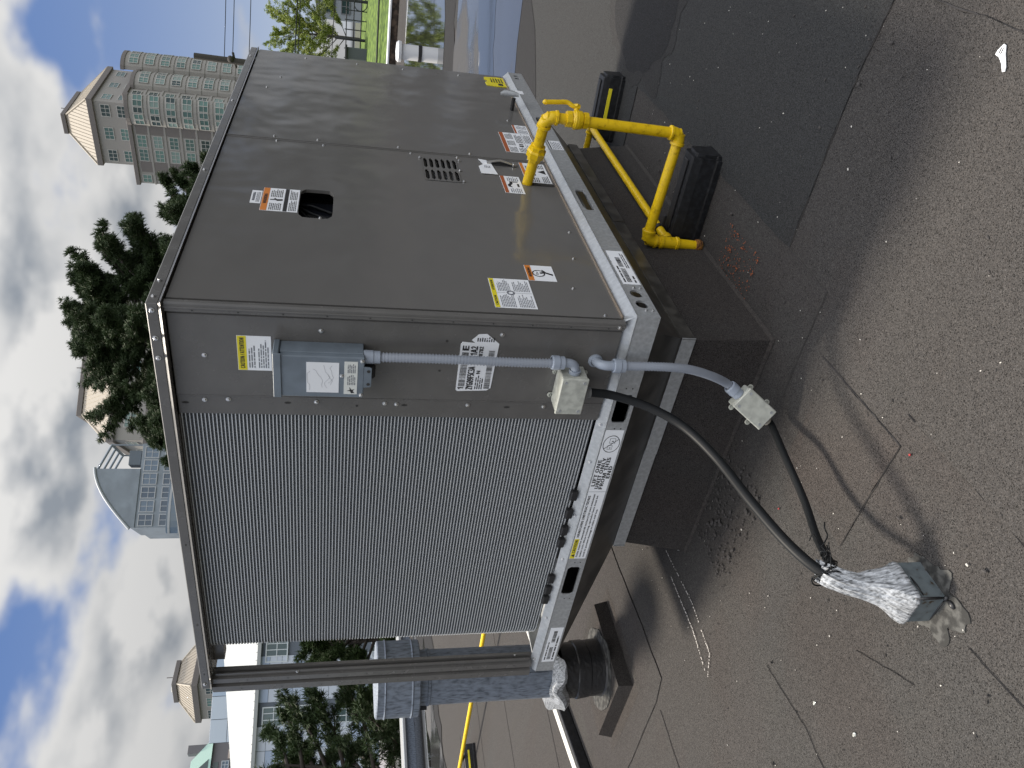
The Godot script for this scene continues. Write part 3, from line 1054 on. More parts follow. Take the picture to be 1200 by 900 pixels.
	var coil_y0 := 0.545
	var n_t := 119
	m = M.new()
	band.call(m, 0.0035, coil_y0 - 0.004, coil_y0 + n_t * 0.009, true)
	band.call(m, 0.022, coil_y0 - 0.004, coil_y0 + n_t * 0.009, true)
	var coil := obj("condenser_coil", m, mats.fin, t)
	for k in n_t:
		put("coil_tube", tube_mesh, Transform3D(Basis.IDENTITY, Vector3(0, coil_y0 + 0.002 + k * 0.00905, 0)), coil)
	m = M.new()
	for k in n_t:
		var yy := coil_y0 + 0.002 + k * 0.00905
		var x := -0.35
		while x > -1.28:
			m.quad(Vector3(x, yy + 0.0012, -0.0245), Vector3(x, yy + 0.0075, -0.0245), Vector3(x - 0.0012, yy + 0.0075, -0.0228), Vector3(x - 0.0012, yy + 0.0012, -0.0228))
			x -= 0.0085 + 0.004 * rng.randf()
	var fins := obj("bent_fin", m, mk("fin_edge", lin(0.092, 0.102, 0.112), 0.6, 0.2), coil)
	fins.set_meta("kind", "stuff")
	# black rubber coil clips along the bottom
	for x in [-0.638, -0.715, -0.79, -0.845, -1.02, -1.075, -1.125]:
		m = M.new()
		m.box(Vector3(x - 0.018, 0.534, -0.024), Vector3(x + 0.018, 0.556, -0.006), 0.003)
		obj("coil_clip", m, mats.black, coil)
	# far corner post: folded profile
	m = M.new()
	var prof := PackedVector2Array([Vector2(-1.535, -0.004), Vector2(-1.505, -0.004), Vector2(-1.503, 0.012), Vector2(-1.493, 0.012), Vector2(-1.491, 0.0), Vector2(-1.468, 0.0), Vector2(-1.466, 0.022), Vector2(-1.448, 0.024), Vector2(-1.448, 0.034), Vector2(-1.535, 0.034)])
	m.prism(Transform3D(Basis(Vector3.RIGHT, Vector3.FORWARD, Vector3.UP), Vector3.ZERO), prof, 0.537, 1.622)
	var lp := obj("corner_post", m, pf, t)
	m = M.new()
	m.box(Vector3(-1.53, 0.537, -0.06), Vector3(-1.50, 1.62, -0.035), 0.002)
	m.box(Vector3(-1.463, 0.545, -0.012), Vector3(-1.450, 1.61, -0.008))
	obj("channel_lining", m, pf, lp)
	for k in 8:
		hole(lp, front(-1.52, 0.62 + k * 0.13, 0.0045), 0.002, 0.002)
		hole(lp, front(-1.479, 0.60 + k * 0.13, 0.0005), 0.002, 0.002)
	screw(lp, front(-1.455, 1.35, -0.007), 0.8)
	screw(lp, front(-1.44, 0.60, -0.018), 0.6)
	# --- lid
	m = M.new()
	var lx0 := -1.502
	var lx1 := -0.019
	var lz1 := 0.010
	var lz0 := -L - 0.01
	m.box(Vector3(lx0, 1.628, lz0), Vector3(lx1, 1.654, lz1), 0.002)
	# hem under the fascia
	m.quad(Vector3(lx0, 1.6215, lz1 + 0.006), Vector3(lx1 + 0.006, 1.6215, lz1 + 0.006), Vector3(lx1, 1.6282, lz1), Vector3(lx0, 1.6282, lz1))
	m.quad(Vector3(lx1 + 0.006, 1.6215, lz1 + 0.006), Vector3(lx1 + 0.006, 1.6215, lz0), Vector3(lx1, 1.6282, lz0), Vector3(lx1, 1.6282, lz1))
	m.quad(Vector3(lx0, 1.6205, lz1 - 0.02), Vector3(lx1, 1.6205, lz1 - 0.02), Vector3(lx1 + 0.006, 1.6215, lz1 + 0.006), Vector3(lx0, 1.6215, lz1 + 0.006))
	m.quad(Vector3(lx1 - 0.02, 1.6205, lz1), Vector3(lx1 - 0.02, 1.6205, lz0), Vector3(lx1 + 0.006, 1.6215, lz0), Vector3(lx1 + 0.006, 1.6215, lz1))
	var lid := obj("lid", m, pf, t)
	for x in [-0.036, -0.11, -0.165, -0.80, -1.16, -1.42, -1.475]:
		if x > -0.2 or x < -1.47:
			screw(lid, front(x, 1.642, lz1 + 0.0002), 0.95)
		else:
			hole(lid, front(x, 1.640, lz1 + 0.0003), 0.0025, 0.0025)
	for z in [-0.02, -0.09, -0.75, -1.4, -2.0]:
		screw(lid, side(z, 1.642, lx1 + 0.0002), 0.8)
	m = M.new()
	m.box(Vector3(-1.49, 1.6175, -1.02), Vector3(-0.35, 1.6195, -0.012))
	m.box(Vector3(-1.43, 1.585, -0.09), Vector3(-0.36, 1.618, -0.05))
	obj("lid_lining", m, pf, t)
	unit_labels(t)

func unit_labels(t: Node3D) -> void:
	var n := 0.0004
	var ink: Material = mats.ink
	# ---- long side
	var px := -0.02 + n
	# beside the sight window
	var f := side(-0.502, 1.363, px)
	var s := sticker(t, f, Vector2(0.153, 0.101), "white_print", "orange_print", 0.018)
	printed(s, f, [[Rect2(0.006, 0.045, 0.055, 0.034), 7], [Rect2(0.092, 0.045, 0.055, 0.034), 7], [Rect2(0.006, 0.004, 0.068, 0.022), 5], [Rect2(0.080, 0.004, 0.066, 0.022), 5]])
	var m := M.new()
	m.rect(f, Rect2(0.001, 0.029, 0.151, 0.011), 0.0009)
	m.prism(f, PackedVector2Array([Vector2(0.070, 0.044), Vector2(0.080, 0.044), Vector2(0.078, 0.060), Vector2(0.086, 0.066), Vector2(0.078, 0.068), Vector2(0.076, 0.079), Vector2(0.070, 0.078), Vector2(0.072, 0.064), Vector2(0.066, 0.058)]), 0.0008, 0.001)
	obj("pictogram", m, ink, s)
	words("WARNING", f, Rect2(0.045, 0.087, 0.065, 0.009), ink, s)
	f = side(-0.545, 1.466, px)
	s = sticker(t, f, Vector2(0.086, 0.028), "white_print")
	printed(s, f, [[Rect2(0.008, 0.003, 0.07, 0.011), 3]], "grey_ink")
	words("WARNING", f, Rect2(0.016, 0.017, 0.055, 0.007), mats.grey_ink, s)
	# two column sheets near the gas pipe
	f = side(-1.137, 0.548, px)
	s = sticker(t, f, Vector2(0.206, 0.123), "white_print", "rust_print", 0.016)
	printed(s, f, [[Rect2(0.006, 0.074, 0.058, 0.030), 6], [Rect2(0.072, 0.074, 0.058, 0.030), 6], [Rect2(0.138, 0.074, 0.062, 0.030), 6], [Rect2(0.006, 0.040, 0.050, 0.028), 5], [Rect2(0.100, 0.040, 0.095, 0.028), 5], [Rect2(0.006, 0.005, 0.09, 0.028), 5], [Rect2(0.105, 0.005, 0.095, 0.028), 5]])
	m = M.new()
	m.rect(f, Rect2(0.062, 0.045, 0.012, 0.018), 0.001)
	m.rect(f, Rect2(0.080, 0.045, 0.010, 0.016), 0.001)
	m.rect(f, Rect2(0.001, 0.036, 0.204, 0.0012), 0.001)
	obj("pictogram", m, ink, s)
	f = side(-1.346, 0.546, px)
	s = sticker(t, f, Vector2(0.094, 0.058), "white_print", "rust_print", 0.009)
	printed(s, f, [[Rect2(0.005, 0.004, 0.038, 0.040), 7], [Rect2(0.050, 0.004, 0.038, 0.040), 7]], "grey_ink")
	# beside the slot of the gas pipe
	f = side(-0.866, 0.552, px)
	s = sticker(t, f, Vector2(0.172, 0.090), "white_print", "orange_print", 0.012)
	printed(s, f, [[Rect2(0.006, 0.040, 0.05, 0.034), 5], [Rect2(0.10, 0.044, 0.06, 0.030), 5], [Rect2(0.006, 0.005, 0.06, 0.025), 4], [Rect2(0.125, 0.006, 0.04, 0.03), 5]])
	m = M.new()
	m.prism(f, PackedVector2Array([Vector2(0.078, 0.008), Vector2(0.116, 0.008), Vector2(0.097, 0.036)]), 0.0008, 0.001)
	m.rect(f, Rect2(0.062, 0.046, 0.020, 0.010), 0.001)
	m.rect(f, Rect2(0.070, 0.056, 0.010, 0.014), 0.001)
	obj("pictogram", m, ink, s)
	f = side(-0.762, 0.664, px)
	s = sticker(t, f, Vector2(0.140, 0.066), "white_print", "rust_print", 0.013)
	printed(s, f, [[Rect2(0.006, 0.006, 0.036, 0.040), 6], [Rect2(0.100, 0.006, 0.034, 0.040), 6]], "grey_ink")
	m = M.new()
	m.prism(f, PackedVector2Array([Vector2(0.048, 0.034), Vector2(0.060, 0.040), Vector2(0.078, 0.030), Vector2(0.088, 0.032), Vector2(0.090, 0.012), Vector2(0.096, 0.012), Vector2(0.096, 0.040), Vector2(0.082, 0.040), Vector2(0.064, 0.050), Vector2(0.050, 0.046)]), 0.0008, 0.001)
	m.rect(f, Rect2(0.054, 0.010, 0.024, 0.007), 0.001)
	obj("pictogram", m, ink, s)
	# torn white tag on the handle
	f = side(-0.905, 0.735, px)
	m = M.new()
	m.prism(f, PackedVector2Array([Vector2(0.0, 0.0), Vector2(0.118, 0.014), Vector2(0.128, 0.052), Vector2(0.082, 0.040), Vector2(0.062, 0.058), Vector2(0.0, 0.056)]), 0.002, 0.003)
	s = obj("torn_tag", m, mats.white_print, t)
	m = M.new()
	fine_print(m, Transform3D(f.basis, f * Vector3(0, 0, 0.0025)), Rect2(0.050, 0.018, 0.024, 0.022), 4)
	obj("fine_print", m, mats.grey_ink, s)
	# pair near the front corner
	f = side(-0.044, 0.757, px)
	s = sticker(t, f, Vector2(0.146, 0.108), "white_print", "yellow_print", 0.013)
	printed(s, f, [[Rect2(0.005, 0.052, 0.062, 0.038), 9], [Rect2(0.082, 0.056, 0.060, 0.034), 8, 0.4], [Rect2(0.005, 0.005, 0.062, 0.040), 9, 0.4], [Rect2(0.082, 0.005, 0.060, 0.044), 10, 0.5]], "grey_ink")
	m = M.new()
	m.lathe(f * Vector3(0.074, 0.058, 0.001), Vector3.RIGHT, [Vector2(0.011, 0.0), Vector2(0.006, 0.0002)], 16)
	m.rect(f, Rect2(0.0735, 0.002, 0.001, 0.045), 0.001)
	m.rect(f, Rect2(0.0735, 0.072, 0.001, 0.022), 0.001)
	obj("pictogram", m, mats.grey_ink, s)
	words("CAUTION", f, Rect2(0.012, 0.098, 0.045, 0.006), ink, s)
	words("ATTENTION", f, Rect2(0.085, 0.098, 0.050, 0.006), ink, s)
	f = side(-0.190, 0.677, px)
	s = sticker(t, f, Vector2(0.084, 0.078), "white_print", "orange_print", 0.017)
	m = M.new()
	m.lathe(f * Vector3(0.040, 0.044, 0.001), Vector3.RIGHT, [Vector2(0.018, 0.0), Vector2(0.0148, 0.0002)], 20)
	m.prism(f, PackedVector2Array([Vector2(0.030, 0.006), Vector2(0.038, 0.004), Vector2(0.048, 0.022), Vector2(0.060, 0.030), Vector2(0.058, 0.034), Vector2(0.048, 0.029), Vector2(0.046, 0.040), Vector2(0.039, 0.040), Vector2(0.041, 0.024)]), 0.0008, 0.001)
	m.rect(f, Rect2(0.034, 0.044, 0.004, 0.008), 0.001)
	m.rect(f, Rect2(0.042, 0.046, 0.006, 0.003), 0.001)
	obj("pictogram", m, ink, s)
	words("WARNING", f, Rect2(0.020, 0.0645, 0.050, 0.008), ink, s)
	# yellow bag sticker and silver wrapped peg at the far end
	f = side(-1.945, 0.536, px)
	m = M.new()
	m.prism(f, PackedVector2Array([Vector2(0.005, 0), Vector2(0.13, 0.004), Vector2(0.140, 0.03), Vector2(0.128, 0.096), Vector2(0.092, 0.099), Vector2(0.086, 0.086), Vector2(0.062, 0.09), Vector2(0.050, 0.099), Vector2(0.008, 0.097), Vector2(0.0, 0.05)]), 0.0, 0.003)
	s = obj("yellow_sticker", m, mats.yellow_print, t)
	m = M.new()
	m.rect(f, Rect2(0.012, 0.022, 0.03, 0.022), 0.0035)
	fine_print(m, Transform3D(f.basis, f * Vector3(0, 0, 0.003)), Rect2(0.052, 0.015, 0.07, 0.06), 5)
	obj("fine_print", m, ink, s)
	m = M.new()
	m.tube([Vector3(-0.02, 0.572, -1.63), Vector3(0.030, 0.570, -1.63)], 0.008, 10)
	var peg := obj("peg", m, mats.black, t)
	m = M.new()
	m.tube([Vector3(0.040, 0.625, -1.64), Vector3(0.044, 0.608, -1.64), Vector3(0.046, 0.580, -1.635), Vector3(0.044, 0.552, -1.63)], [0.012, 0.024, 0.022, 0.014], 10, true, 0.5)
	obj("foil_wrap", m, mats.galv, peg)
	m = M.new()
	m.prism(side(-1.625, 0.532, 0.050), PackedVector2Array([Vector2(0, 0), Vector2(0.040, 0), Vector2(0.042, 0.030), Vector2(0.0, 0.032)]), 0, 0.001)
	obj("paper_tag", m, mats.white_print, peg)
	# rail label on the long side
	f = side(-0.163, 0.4545, n)
	s = sticker(t, f, Vector2(0.191, 0.049), "white_print", "", 0.0, "rail_label")
	m = M.new()
	for k in 34:
		m.rect(f, Rect2(0.012 + k * 0.0022, 0.020, 0.0005 + 0.0010 * rng.randf(), 0.014), 0.001)
	for k in 26:
		m.rect(f, Rect2(0.096 + k * 0.0022, 0.020, 0.0005 + 0.0010 * rng.randf(), 0.014), 0.001)
	obj("bar_code", m, ink, s)
	printed(s, f, [[Rect2(0.01, 0.036, 0.11, 0.009), 1], [Rect2(0.09, 0.004, 0.09, 0.012), 2], [Rect2(0.01, 0.005, 0.04, 0.010), 1]])
	f = side(-1.150, 0.4545, n)
	s = sticker(t, f, Vector2(0.09, 0.050), "white_print", "ink", 0.006, "rail_label")
	printed(s, f, [[Rect2(0.004, 0.003, 0.082, 0.038), 6]], "grey_ink")
	# ---- front: caution above the disconnect
	var fz := -0.008 + n
	f = front(-0.205, 1.394, fz)
	s = sticker(t, f, Vector2(0.099, 0.077), "white_print", "yellow_print", 0.021)
	printed(s, f, [[Rect2(0.008, 0.036, 0.082, 0.017), 3, 0.35], [Rect2(0.008, 0.005, 0.082, 0.026), 5, 0.35]], "grey_ink")
	words("CAUTION / ATTENTION", f, Rect2(0.006, 0.061, 0.087, 0.010), ink, s)
	# lighter rectangle of old glue round it
	# torn model tag
	f = front(-0.252, 0.853, fz)
	m = M.new()
	m.prism(f, PackedVector2Array([Vector2(0.004, 0.010), Vector2(0.012, 0.0), Vector2(0.15, -0.004), Vector2(0.178, 0.030), Vector2(0.176, 0.050), Vector2(0.158, 0.066), Vector2(0.150, 0.056), Vector2(0.152, 0.088), Vector2(0.146, 0.092), Vector2(0.004, 0.090), Vector2(0.0, 0.086)]), 0.0, 0.001)
	s = obj("model_label", m, mats.white_print, t)
	var ft := Transform3D(f.basis, f * Vector3(0, 0, 0.0006))
	words("ZYG09F5C3A", ft, Rect2(0.006, 0.048, 0.072, 0.017), ink, s)
	words("11A2", ft, Rect2(0.104, 0.048, 0.036, 0.017), ink, s)
	words("N", ft, Rect2(0.056, 0.034, 0.010, 0.009), ink, s)
	words("208782", ft, Rect2(0.098, 0.034, 0.042, 0.010), ink, s)
	words("E", ft, Rect2(0.127, 0.070, 0.014, 0.016), ink, s)
	words("1", ft, Rect2(0.006, 0.071, 0.006, 0.015), ink, s)
	m = M.new()
	for k in 46:
		m.rect(ft, Rect2(0.016 + k * 0.0023, 0.069, 0.0005 + 0.0011 * rng.randf(), 0.017), 0.001)
	for k in 52:
		m.rect(ft, Rect2(0.010 + k * 0.0023, 0.004, 0.0005 + 0.0011 * rng.randf(), 0.015), 0.001)
	obj("bar_code", m, ink, s)
	printed(s, ft, [[Rect2(0.008, 0.022, 0.045, 0.022), 4], [Rect2(0.155, 0.008, 0.014, 0.046), 8]])
	# rail stickers on the front
	var rz := n
	f = front(-0.608, 0.4555, rz)
	s = sticker(t, f, Vector2(0.238, 0.054), "white_print", "", 0.0, "lifting_label")
	words("LIFT ONE", f, Rect2(0.022, 0.0405, 0.104, 0.0108), ink, s)
	words("UNIT ONLY", f, Rect2(0.012, 0.0278, 0.122, 0.0108), ink, s)
	words("FROM THIS", f, Rect2(0.010, 0.0151, 0.126, 0.0108), ink, s)
	words("END", f, Rect2(0.054, 0.0026, 0.048, 0.0108), ink, s)
	m = M.new()
	m.lathe(Vector3.ZERO, Vector3.BACK, [Vector2(0.0245, 0.0), Vector2(0.0228, 0.0001)], 32)
	for i in m.v.size():
		m.v[i] = f * (Vector3(m.v[i].x * 1.3, m.v[i].y, m.v[i].z) + Vector3(0.187, 0.027, 0.001))
	m.xbox(Transform3D(f.basis * Basis(Vector3.BACK, -0.8), f * Vector3(0.187, 0.027, 0.0012)), Vector3(0.054, 0.0016, 0.0003))
	for q in [[0.166, 0.022, 0.016, 0.014], [0.190, 0.017, 0.018, 0.017]]:
		for e in [[0, 0, 1, 0.06], [0, 0.94, 1, 0.06], [0, 0, 0.06, 1], [0.94, 0, 0.06, 1], [0.3, 0.3, 0.2, 0.3]]:
			m.rect(f, Rect2(q[0] + q[2] * e[0], q[1] + q[3] * e[1], q[2] * e[2], q[3] * e[3]), 0.001)
	obj("pictogram", m, ink, s)
	f = front(-0.905, 0.4555, rz)
	s = sticker(t, f, Vector2(0.295, 0.054), "white_print", "", 0.0, "handling_label")
	m = M.new()
	m.rect(f, Rect2(0.001, 0.038, 0.090, 0.015), 0.0009)
	obj("header_band", m, mats.yellow_print, s)
	m = M.new()
	m.prism(f, PackedVector2Array([Vector2(0.008, 0.0405), Vector2(0.022, 0.0405), Vector2(0.015, 0.051)]), 0.0008, 0.0012)
	obj("pictogram", m, ink, s)
	words("CAUTION", f, Rect2(0.027, 0.0412, 0.058, 0.009), ink, s)
	words("HANDLING INSTRUCTIONS", f, Rect2(0.100, 0.0425, 0.180, 0.0075), ink, s, true, true)
	words("Forks must be inserted 60 inches (152 cm) minimum", f, Rect2(0.008, 0.0285, 0.278, 0.0068), ink, s, true, true)
	words("under unit. When hoisting, spreader bars must be", f, Rect2(0.008, 0.0175, 0.272, 0.0068), ink, s, true, true)
	words("used to prevent damage to sides and top.", f, Rect2(0.008, 0.0065, 0.215, 0.0068), ink, s, true, true)
	f = front(-1.462, 0.4555, rz)
	s = sticker(t, f, Vector2(0.198, 0.046), "white_print", "", 0.0, "rail_label")
	m = M.new()
	for k in 30:
		m.rect(f, Rect2(0.015 + k * 0.0024, 0.018, 0.0006 + 0.0011 * rng.randf(), 0.013), 0.001)
		m.rect(f, Rect2(0.115 + k * 0.0022, 0.018, 0.0006 + 0.0010 * rng.randf(), 0.013), 0.001)
	obj("bar_code", m, ink, s)
	printed(s, f, [[Rect2(0.012, 0.034, 0.11, 0.008), 1], [Rect2(0.012, 0.005, 0.165, 0.010), 1]])

func smooth(pts: Array, sub := 8) -> Array:
	var o := []
	for i in pts.size() - 1:
		var p0: Vector3 = pts[max(i - 1, 0)]
		var p1: Vector3 = pts[i]
		var p2: Vector3 = pts[i + 1]
		var p3: Vector3 = pts[min(i + 2, pts.size() - 1)]
		for k in sub:
			o.append(p1.cubic_interpolate(p2, p0, p3, float(k) / sub))
	o.append(pts[-1])
	return o

func bend(a: Vector3, corner: Vector3, b: Vector3, r: float, n := 8) -> Array:
	# points of a rounded corner
	var d0 := (a - corner).normalized()
	var d1 := (b - corner).normalized()
	var p := corner + d0 * r
	var q := corner + d1 * r
	var o := []
	for i in n + 1:
		var t := float(i) / n
		o.append(p.lerp(corner, t).lerp(corner.lerp(q, t), t))
	return o

func ribbed(pts: Array, r: float, pitch: float) -> Array:
	# path resampled with a radius that swells at each rib
	var out := []
	var rad := []
	var len := 0.0
	for i in pts.size() - 1:
		len += pts[i].distance_to(pts[i + 1])
	var n := int(len / pitch) * 4
	var i := 0
	var acc := 0.0
	for k in n + 1:
		var s := len * k / n
		while i < pts.size() - 2 and acc + pts[i].distance_to(pts[i + 1]) < s:
			acc += pts[i].distance_to(pts[i + 1])
			i += 1
		var t: float = (s - acc) / pts[i].distance_to(pts[i + 1])
		out.append(pts[i].lerp(pts[i + 1], t))
		rad.append(r * (1.0 if k % 4 < 2 else 0.82))
	return [out, rad]

func junction_box(t: Node3D, f: Transform3D, l: float, w: float, d: float) -> void:
	# f: origin at the middle of the lid, x along, y across, z out of the lid
	var m := M.new()
	m.xbox(f * Transform3D(Basis.IDENTITY, Vector3(0, 0, -d * 0.5 - 0.006)), Vector3(l, w, d - 0.010), 0.003)
	obj("box_body", m, mats.pvc_box, t)
	m = M.new()
	m.xbox(f * Transform3D(Basis.IDENTITY, Vector3(0, 0, -0.0048)), Vector3(l + 0.003, w + 0.003, 0.009), 0.0025)
	var lid := obj("lid", m, mats.pvc_box, t)
	for sx in [-1, 1]:
		for sy in [-1, 1]:
			m = M.new()
			m.lathe(f * Vector3(sx * (l * 0.5 - 0.010), sy * (w * 0.5 - 0.010), -0.0002), f.basis.z, [Vector2(0.0045, 0.0), Vector2(0.0042, 0.0012), Vector2(0.0012, 0.0008), Vector2(0.0, 0.0006)], 12)
			obj("screw", m, mats.galv, lid)
			m = M.new()
			m.lathe(f * Vector3(sx * (l * 0.5 - 0.018), sy * (w * 0.5 + 0.006), -d + 0.002), f.basis.z, [Vector2(0.0, 0.0), Vector2(0.007, 0.0), Vector2(0.007, 0.004), Vector2(0.003, 0.004), Vector2(0.003, 0.001)], 12)
			m.xbox(f * Transform3D(Basis.IDENTITY, Vector3(sx * (l * 0.5 - 0.018), sy * (w * 0.5 + 0.001), -d + 0.004)), Vector3(0.014, 0.010, 0.004))
			obj("mounting_ear", m, mats.pvc_box, t)

func nut(m: M, a: Vector3, ax: Vector3, r: float, ln: float) -> void:
	m.lathe(a, ax, [Vector2(r * 0.72, 0.0), Vector2(r * 0.94, 0.0), Vector2(r, ln * 0.08), Vector2(r, ln * 0.55), Vector2(r * 0.92, ln * 0.62), Vector2(r * 0.92, ln * 0.95), Vector2(r * 0.7, ln)], 20)

func build_electrical() -> void:
	# --- disconnect switch on the corner panel
	var t := thing("disconnect_switch", "grey metal disconnect box with blank white label on the unit's corner panel", "switch box", Vector3(-0.18, 1.175, -0.008))
	var m := M.new()
	m.box(Vector3(-0.234, 1.180, -0.0078), Vector3(-0.116, 1.372, 0.036), 0.0015)
	obj("body", m, mats.disc_grey, t)
	m = M.new()
	m.box(Vector3(-0.2375, 1.177, 0.0335), Vector3(-0.1185, 1.371, 0.050), 0.0025)
	var cov := obj("cover", m, mats.disc_grey, t)
	m = M.new()
	m.box(Vector3(-0.2385, 1.3725, -0.0078), Vector3(-0.112, 1.3865, 0.051), 0.002)
	m.box(Vector3(-0.2385, 1.368, 0.0505), Vector3(-0.112, 1.3862, 0.0535), 0.001)
	obj("rain_cap", m, mats.disc_grey, t)
	m = M.new()
	m.prism(front(-0.205, 1.160, 0.047), PackedVector2Array([Vector2(0.003, 0), Vector2(0.055, 0), Vector2(0.058, 0.003), Vector2(0.060, 0.020), Vector2(-0.002, 0.020), Vector2(0.0, 0.003)]), 0, 0.0022)
	var tab := obj("hasp", m, mats.disc_grey, t)
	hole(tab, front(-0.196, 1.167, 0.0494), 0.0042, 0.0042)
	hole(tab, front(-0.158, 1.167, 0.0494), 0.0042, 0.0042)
	var s := sticker(t, front(-0.2225, 1.236, 0.0502), Vector2(0.088, 0.075), "white_print", "", 0.0, "faded_label")
	m = M.new()
	for k in 5:
		var p := Vector2(rng.randf_range(0.005, 0.03), rng.randf_range(0.01, 0.07))
		for j in 6:
			var q := p + Vector2(rng.randf_range(0.004, 0.014), rng.randf_range(-0.008, 0.008))
			q = q.clamp(Vector2(0.002, 0.002), Vector2(0.086, 0.073))
			var o := (q - p).orthogonal().normalized() * 0.00025
			var ff := front(-0.2225, 1.236, 0.0502)
			m.quad(ff * Vector3(p.x - o.x, p.y - o.y, 0.001), ff * Vector3(q.x - o.x, q.y - o.y, 0.001), ff * Vector3(q.x + o.x, q.y + o.y, 0.001), ff * Vector3(p.x + o.x, p.y + o.y, 0.001))
			p = q
	obj("crack", m, mats.grey_ink, s)
	var f := front(-0.226, 1.193, 0.0502)
	s = sticker(t, f, Vector2(0.096, 0.031), "cream_print", "", 0.0, "warning_label")
	printed(s, f, [[Rect2(0.028, 0.004, 0.030, 0.020), 5], [Rect2(0.063, 0.004, 0.030, 0.020), 5]], "grey_ink")
	m = M.new()
	m.prism(f, PackedVector2Array([Vector2(0.004, 0.006), Vector2(0.010, 0.010), Vector2(0.016, 0.006), Vector2(0.013, 0.013), Vector2(0.022, 0.018), Vector2(0.013, 0.017), Vector2(0.010, 0.024), Vector2(0.009, 0.016), Vector2(0.003, 0.014)]), 0.0008, 0.001)
	obj("pictogram", m, mats.ink, s)
	screw(cov, front(-0.172, 1.2295, 0.0502), 0.8)
	screw(cov, front(-0.128, 1.183, 0.0502), 0.8)
	screw(cov, front(-0.228, 1.183, 0.0502), 0.8)
	m = M.new()
	m.box(Vector3(-0.196, 1.150, 0.006), Vector3(-0.160, 1.1815, 0.032), 0.006)
	obj("pull_handle", m, mats.black, t)
	# --- conduit from the disconnect to the first junction box
	t = thing("conduit", "straight grey flexible conduit running down from the disconnect box", "conduit", Vector3(-0.131, 1.18, 0.024))
	var top := Vector3(-0.133, 1.142, 0.024)
	var bot := Vector3(-0.130, 0.708, 0.026)
	m = M.new()
	var pth := []
	for k in 25:
		var u := k / 24.0
		pth.append(top.lerp(bot, u) + Vector3(0.0022 * sin(u * 5.0), 0, 0.003 * sin(u * 3.1)))
	var rr := ribbed(pth, 0.0122, 0.0078)
	m.tube(rr[0], rr[1], 14)
	obj("flexible_tube", m, mats.conduit_grey, t)
	m = M.new()
	nut(m, Vector3(-0.133, 1.181, 0.024), Vector3.DOWN, 0.0168, 0.042)
	obj("connector", m, mats.fitting_grey, t)
	m = M.new()
	nut(m, Vector3(-0.130, 0.716, 0.026), Vector3.DOWN, 0.0185, 0.034)
	obj("connector", m, mats.fitting_grey, t)
	m = M.new()
	m.tube([Vector3(-0.130, 0.690, 0.026)] + bend(Vector3(-0.130, 0.69, 0.026), Vector3(-0.130, 0.650, 0.026), Vector3(-0.17, 0.650, 0.026), 0.024) + [Vector3(-0.162, 0.650, 0.026)], 0.0115, 14)
	m.lathe(Vector3(-0.150, 0.650, 0.026), Vector3.LEFT, [Vector2(0.011, 0), Vector2(0.0155, 0), Vector2(0.0155, 0.010)], 16)
	obj("elbow", m, mats.fitting_grey, t)
	# --- junction boxes
	t = thing("junction_box", "cream plastic junction box fixed to the taupe panel below the straight conduit", "junction box", Vector3(-0.215, 0.615, -0.008), "cream junction boxes in the cable runs")
	junction_box(t, front(-0.2165, 0.6515, 0.056), 0.111, 0.069, 0.063)
	t = thing("junction_box", "cream plastic junction box hanging loose between grey conduit and black cable above the roof", "junction box", Vector3(-0.26, 0.08, 0.03), "cream junction boxes in the cable runs")
	var d := Vector3(-0.5225, -0.7908, 0.3187).normalized()
	var n := Vector3(0.3739, 0.1234, 0.9192)
	n = (n - d * n.dot(d)).normalized()
	var jf := Transform3D(Basis(d, n.cross(d), n), Vector3(-0.248, 0.120, 0.049))
	junction_box(t, jf, 0.103, 0.066, 0.051)
	# --- conduit from the panel down to the loose box
	t = thing("conduit", "short curved grey flexible conduit with elbow hanging from the lower panel", "conduit", Vector3(-0.14, 0.59, -0.008))
	var je := jf * Vector3(-0.052, 0, -0.026)
	var jd := -d
	var cp := smooth([Vector3(-0.133, 0.535, 0.027), Vector3(-0.132, 0.48, 0.027), Vector3(-0.131, 0.405, 0.028), Vector3(-0.141, 0.335, 0.022), Vector3(-0.168, 0.262, 0.010), je + jd * 0.052, je + jd * 0.02], 10)
	rr = ribbed(cp, 0.0122, 0.0078)
	m = M.new()
	m.tube(rr[0], rr[1], 14)
	obj("flexible_tube", m, mats.conduit_grey, t)
	m = M.new()
	m.tube([Vector3(-0.142, 0.590, -0.009)] + bend(Vector3(-0.142, 0.590, -0.01), Vector3(-0.134, 0.588, 0.027), Vector3(-0.133, 0.53, 0.027), 0.026) + [Vector3(-0.133, 0.548, 0.027)], 0.0125, 14)
	m.lathe(Vector3(-0.142, 0.590, -0.008), Vector3.BACK, [Vector2(0.019, 0), Vector2(0.019, 0.005), Vector2(0.013, 0.007)], 16)
	obj("elbow", m, mats.fitting_grey, t)
	m = M.new()
	nut(m, Vector3(-0.133, 0.553, 0.027), Vector3.DOWN, 0.0185, 0.033)
	obj("connector", m, mats.fitting_grey, t)
	m = M.new()
	nut(m, je + jd * 0.040, d, 0.0185, 0.041)
	obj("connector", m, mats.fitting_grey, t)
	# --- black cables to the roof penetration
	t = thing("power_cable", "thick black cable sweeping from the panel junction box down to the taped penetration", "cable", Vector3(-0.22, 0.61, 0.03))
	m = M.new()
	m.tube(smooth([Vector3(-0.218, 0.619, 0.030), Vector3(-0.220, 0.575, 0.030), Vector3(-0.223, 0.525, 0.038), Vector3(-0.230, 0.44, 0.075), Vector3(-0.240, 0.365, 0.138), Vector3(-0.248, 0.314, 0.247), Vector3(-0.250, 0.284, 0.394), Vector3(-0.250, 0.252, 0.522), Vector3(-0.250, 0.215, 0.600), Vector3(-0.249, 0.170, 0.640)], 10), 0.0118, 16)
	obj("sheath", m, mats.cable, t)
	m = M.new()
